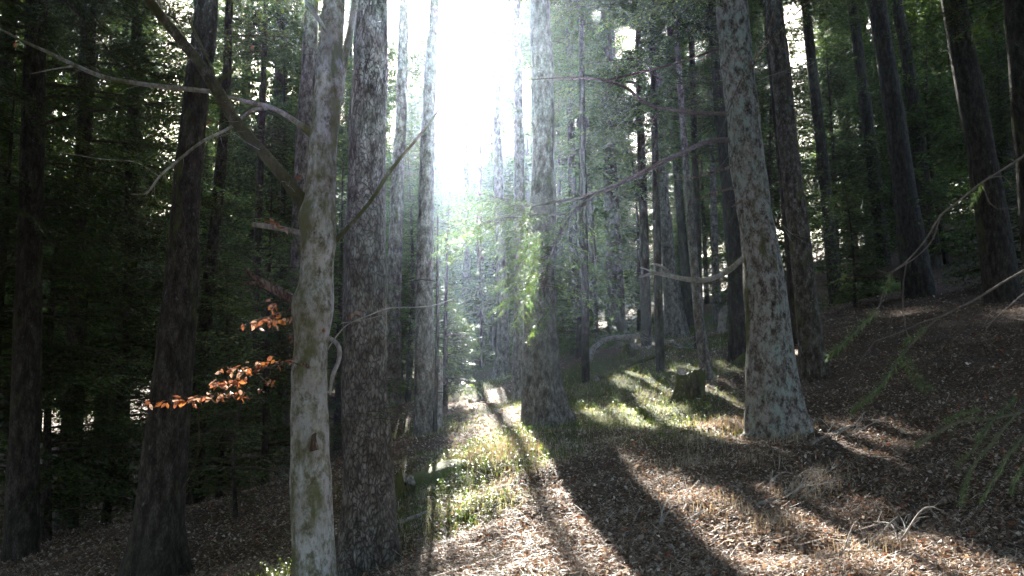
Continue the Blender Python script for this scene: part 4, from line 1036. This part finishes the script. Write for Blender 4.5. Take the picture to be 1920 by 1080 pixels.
# grass and bilberry where the floor is green
def blades(name, label, cat, n, r0, r1, thr, hgt, wid, cols, mat, leafy=False, dryclumps=None, pw=1.7):
    x, y, r = scatter(n, r0, r1, pw); g = green_at(x, y); m = g > thr + rng.uniform(0, .5, n)
    x, y, r = x[m], y[m], r[m]
    if dryclumps is not None:
        for (cx, cy_, rad, k) in dryclumps:
            ang = rng.uniform(0, 6.28, k); rr = rad * np.sqrt(rng.uniform(size=k)) * rng.uniform(.5, 1.2, k)
            x = np.append(x, cx + rr * np.cos(ang)); y = np.append(y, cy_ + rr * np.sin(ang)); r = np.hypot(x, y)
    n = len(x); z = ground(x, y); c = np.stack([x, y, z - .01], -1); yaw = rng.uniform(0, 6.28, n)
    H_ = hgt * rng.uniform(.4, 1.2, n); lean = np.stack([np.cos(yaw), np.sin(yaw), np.zeros(n)], -1) * (H_ * rng.uniform(.1, .75, n))[:, None]
    u = np.stack([-np.sin(yaw), np.cos(yaw), np.zeros(n)], -1) * (wid * (1 + .05 * r))[:, None]
    m1 = c + lean * .35 + np.array([0, 0, 1.]) * (H_ * .6)[:, None]; tp = c + lean + np.array([0, 0, 1.]) * (H_ * .9)[:, None]
    col = np.array(cols)[rng.integers(0, len(cols), n)] * rng.uniform(.7, 1.25, n)[:, None]
    G = Geo(); G.polys(np.stack([c - u, c + u, m1 + u * .8, m1 - u * .8], 1), col); G.polys(np.stack([m1 - u * .8, m1 + u * .8, tp], 1), col)
    if leafy:
        k = 7; ti = np.repeat(np.arange(n), k); f = rng.uniform(.25, 1.05, n * k); base = c[ti] + (tp - c)[ti] * f[:, None]
        dd = rng.normal(size=(n * k, 3)) * [1, 1, .45]; dd /= np.linalg.norm(dd, axis=1)[:, None]; s_ = rng.uniform(.009, .019, n * k) * (1 + .03 * r[ti])
        uu = np.cross(dd, rng.normal(size=(n * k, 3)) * .5 + [0, 0, 1.]); uu /= np.linalg.norm(uu, axis=1)[:, None]
        G.polys(np.stack([base, base + dd * s_[:, None] * .5 + uu * s_[:, None] * .42, base + dd * s_[:, None] * 1.15, base + dd * s_[:, None] * .5 - uu * s_[:, None] * .42], 1), col[ti] * rng.uniform(.8, 1.3, n * k)[:, None])
    tag(G.build(name, [mat]), label, cat, kind='stuff')
base = []
for o_, r_, k in [(RT_F, .42, 500), (bpy.data.objects['spruce_tree'].location, .42, 350), (bpy.data.objects['spruce_tree.001'].location, .45, 900), (bpy.data.objects['spruce_tree.002'].location, .3, 400), (bfoot, .3, 200)]:
    base.append((o_[0], o_[1], r_, k))
blades('grass', 'short yellow-green grass and moss on the humps of the slope', 'grass', 150000, 5, 34, .12, .085, .0016, [[.10,.125,.035],[.20,.21,.09],[.32,.31,.18],[.08,.10,.03],[.48,.45,.34]], M_HERB, False, base)
blades('bilberry_plants', 'low bilberry bushes with tiny leaves on the slope', 'plants', 24000, 5.5, 30, .34, .16, .0014, [[.07,.12,.025],[.10,.15,.03],[.13,.17,.045],[.05,.09,.02]], M_HERB, True)
dry = []
for (a_, b_, c_, rd, k) in [(930,840,10.8,.6,500),(980,850,10.3,.5,400),(900,860,10.4,.4,250),(1370,800,10.2,.35,260),(1330,830,9.9,.35,260),(1500,930,7.0,.28,150),(1560,905,7.4,.25,90),(1420,860,9.2,.3,120),(1290,870,8.8,.35,160),(1450,990,6.2,.3,120),(1620,1040,5.6,.35,120),(1350,960,6.9,.3,120),(1480,828,10,.3,160)]:
    p = on_ground(a_, b_, c_); dry.append((p[0], p[1], rd, k))
blades('dry_grass', 'tufts of pale dead grass and stems on the lit slope', 'grass', 200, 5, 20, 2.0, .13, .0015, [[.42,.37,.28],[.52,.46,.36],[.34,.28,.20]], M_LITTER, False, dry)

# bare bleached branch tangles lying on the slope
def tangle(label, px, py, Y, n, L, mat=M_LOG, hgt=.25, dirx=1.0):
    p = on_ground(px, py, Y); root = empty('dead_branch', p, label, 'branch', 'bleached brushwood'); G = Geo()
    for k in range(n):
        az = rng.normal(0.3, .5) if dirx > 0 else rng.uniform(0, 6.28); l = L * rng.uniform(.4, 1.1)
        q0 = p + np.array([rng.normal() * .12, rng.normal() * .12, .01]); q1 = q0 + np.array([math.cos(az) * l * .5, math.sin(az) * l * .5, hgt * rng.uniform(.2, 1)])
        q2 = q0 + np.array([math.cos(az + .2) * l, math.sin(az + .2) * l, hgt * rng.uniform(0, 1.1)])
        for q_ in (q1, q2): q_[2] = max(q_[2], gz(q_[0], q_[1]) + .01) if q_ is not q0 else q_[2]
        D = stick(G, np.vstack([q0, q1, q2]), [.006, .004, .0015], 5, .04)
        for j in range(3):
            i = rng.integers(1, len(D) - 1); e = D[i, :3] + np.array([math.cos(az + rng.normal() * .9), math.sin(az + rng.normal() * .9), rng.uniform(-.1, .8)]) * l * .25
            stick(G, np.vstack([D[i, :3], (D[i, :3] + e) / 2 + rng.normal(size=3) * .008, e]), [.003, .002, .001], 4, .03)
    G.build('twigs', mat, root, p, True, False)
tangle('bleached brushwood tangle arching over the lit patch at lower right', 1470, 935, 7.0, 12, .55)
tangle('pale forked twigs sticking up by the dark rotting log', 1600, 1045, 5.6, 6, .35)
tangle('thin bleached twigs in the bottom right corner of the lit leaves', 1700, 1020, 6.0, 6, .4)
tangle('grey roots and twigs in the shade below the lichen trunk', 1370, 880, 8.6, 7, .45, M_DEAD)
tangle('small dead twigs left of the lit leaves, near the bottom', 1240, 990, 6.6, 6, .4)
tangle('dead sticks heaped around the low rotten stump', 1180, 655, 17.2, 14, .9, M_LOG, .35, -1)
tangle('dead sticks on the slope below the trunk on the rise', 1290, 655, 20, 12, 1.0, M_LOG, .25, -1)
tangle('twigs against the right foot of the lichen trunk', 1560, 820, 9.8, 8, .5)

# ------------------------------------------------------------------ near fir twigs hanging in from the right
def hang(name, label, paths, tufts, needle=.022, Y=2.9, fall=.5):
    org = paths[0][0, :3].copy(); root = empty(name, org, label, 'branch', 'fir twigs hanging in from the right')
    G = Geo()
    for p_ in paths: stick(G, p_[:, :3], p_[:, 3], 6, .02, col=(.22, .19, .17))
    G.build('stem', M_TWIG, root, org, True)
    N = Geo()
    for p_ in tufts:
        D = resample(p_[:, :3], .0017); n = len(D) * 2
        i = np.repeat(np.arange(len(D)), 2); c = D[i]; T = np.gradient(D, axis=0)[i]; T /= np.linalg.norm(T, axis=1)[:, None]
        sd = np.cross(T, [0, .55, .8]); sd /= np.linalg.norm(sd, axis=1)[:, None]; sg = np.tile([1., -1.], len(D))[:, None]
        dd = T * .55 + sd * sg * .8 + rng.normal(size=(n, 3)) * .22; dd /= np.linalg.norm(dd, axis=1)[:, None]
        l = 1.35 * needle * rng.uniform(.7, 1.15, n)[:, None]; w_ = np.cross(dd, rng.normal(size=(n, 3)) * .4 + [0, -.3, .9]); w_ *= .0016 / np.linalg.norm(w_, axis=1)[:, None]
        m = rng.uniform(size=n) > .12
        P4 = np.stack([c - w_ * .5, c + dd * l * .5 + w_, c + dd * l, c + dd * l * .5 - w_], 1)[m]
        N.polys(P4, np.array([[.11,.20,.09],[.18,.25,.15],[.08,.14,.06]])[rng.integers(0, 3, m.sum())] * rng.uniform(.8, 1.3, m.sum())[:, None])  # needle greens lightened in place of sunlight the trunks block
    N.build('needles', [M_NEEDLE], root, org)
hang('fir_branch', 'upper thin bare fir twig coming in from the right edge, needles only at its tip', [
    pts(2.9, (1990,240,5), (1920,292,4.5), (1880,318,4.2), (1840,343,4), (1800,375,3.6), (1763,405,3.4), (1735,450,3.2), (1700,490,3), (1672,512,2.6), (1655,550,2.2), (1646,580,2), (1620,605,1.8), (1585,640,1.6), (1548,668,1)),
    pts(2.9, (1763,405,2.5), (1748,450,2.2), (1720,480,2), (1690,500,2), (1665,512,1.5), (1645,506,.8)),
    pts(2.9, (1700,490,2.2), (1694,530,2), (1693,570,2), (1697,610,2), (1708,648,1.2)),
    pts(2.9, (1842,343,2), (1855,380,1.8), (1870,392,1.5), (1902,386,1)), pts(2.9, (1850,336,2), (1880,330,1.6), (1898,352,1))],
    [pts(2.9, (1646,580,1), (1620,605,1), (1585,640,1), (1552,668,1)), pts(2.9, (1672,512,1), (1658,545,1)), pts(2.9, (1840,345,1), (1820,380,1))])
hang('fir_branch', 'lower fir twig from the right edge with green needled tips hanging down', [
    pts(2.8, (1990,460,5), (1920,507,4.5), (1880,530,4), (1840,555,3.8), (1800,576,3.4), (1768,592,3), (1740,612,2.4), (1715,640,2), (1690,665,1.8), (1668,700,1.6), (1640,735,1.4), (1595,770,1)),
    pts(2.8, (1768,592,2.4), (1735,602,2), (1690,622,2), (1640,640,1.5)), pts(2.8, (1640,640,1.5), (1615,675,1.2), (1598,710,1), (1592,745,.8)),
    pts(2.8, (1690,660,1.6), (1705,690,1.4), (1725,715,1.2), (1740,735,.8)), pts(2.8, (1920,550,2.5), (1880,585,2), (1850,615,2), (1848,640,1.5), (1862,665,1))],
    [pts(2.8, (1700,652,1), (1668,700,1), (1640,735,1), (1597,768,1)), pts(2.8, (1697,665,1), (1705,690,1), (1725,715,1), (1740,732,1)), pts(2.8, (1740,612,1), (1715,632,1), (1695,640,1))])
hang('fir_branch', 'fir sprays in the lower right corner, lightened as if sunlit', [
    pts(5.2, (1990,740,8), (1920,770,7), (1860,785,6), (1800,790,5), (1740,820,4), (1715,835,2)), pts(5.2, (1905,775,5), (1860,830,4), (1820,880,3), (1802,945,1.5)),
    pts(5.2, (1960,780,5), (1900,840,4), (1870,890,3), (1838,940,1.5)), pts(5.2, (1860,785,4), (1835,830,3), (1795,870,2)), pts(5.2, (1990,800,5), (1915,880,3), (1895,925,1.5))],
    [pts(5.2, (1920,770,1), (1860,785,1), (1800,790,1), (1740,820,1), (1717,835,1)), pts(5.2, (1905,775,1), (1860,830,1), (1820,880,1), (1802,945,1)), pts(5.2, (1960,780,1), (1900,840,1), (1870,890,1), (1838,940,1)),
     pts(5.2, (1860,785,1), (1835,830,1), (1795,870,1)), pts(5.2, (1840,770,1), (1800,775,1), (1770,790,1)), pts(5.2, (1990,800,1), (1915,880,1), (1895,925,1)), pts(5.2, (1910,740,1), (1880,770,1), (1850,800,1), (1830,820,1))], .03)

# ------------------------------------------------------------------ air
bb = Geo()
x0, x1, y0, y1, z0, z1 = -430, 430, -230, 630, -30, 62
hv = np.array([(x, y, z) for x in (x0, x1) for y in (y0, y1) for z in (z0, z1)], float)
hf = np.array([[0, 1, 3, 2], [4, 6, 7, 5], [0, 4, 5, 1], [2, 3, 7, 6], [0, 2, 6, 4], [1, 5, 7, 3]])
hm, t, nd, lk = new_mat('smoky_air')
pv = N_(t, 'ShaderNodeVolumePrincipled'); pv.inputs['Density'].default_value = 0.00032
pv.inputs['Color'].default_value = (0.62, 0.80, 1.0, 1); pv.inputs['Anisotropy'].default_value = 0.85
o = N_(t, 'ShaderNodeOutputMaterial'); lk.new(pv.outputs[0], o.inputs['Volume'])
tag(link('haze', mesh_of('haze', hv, [hf], mats=[hm])), kind='stuff')
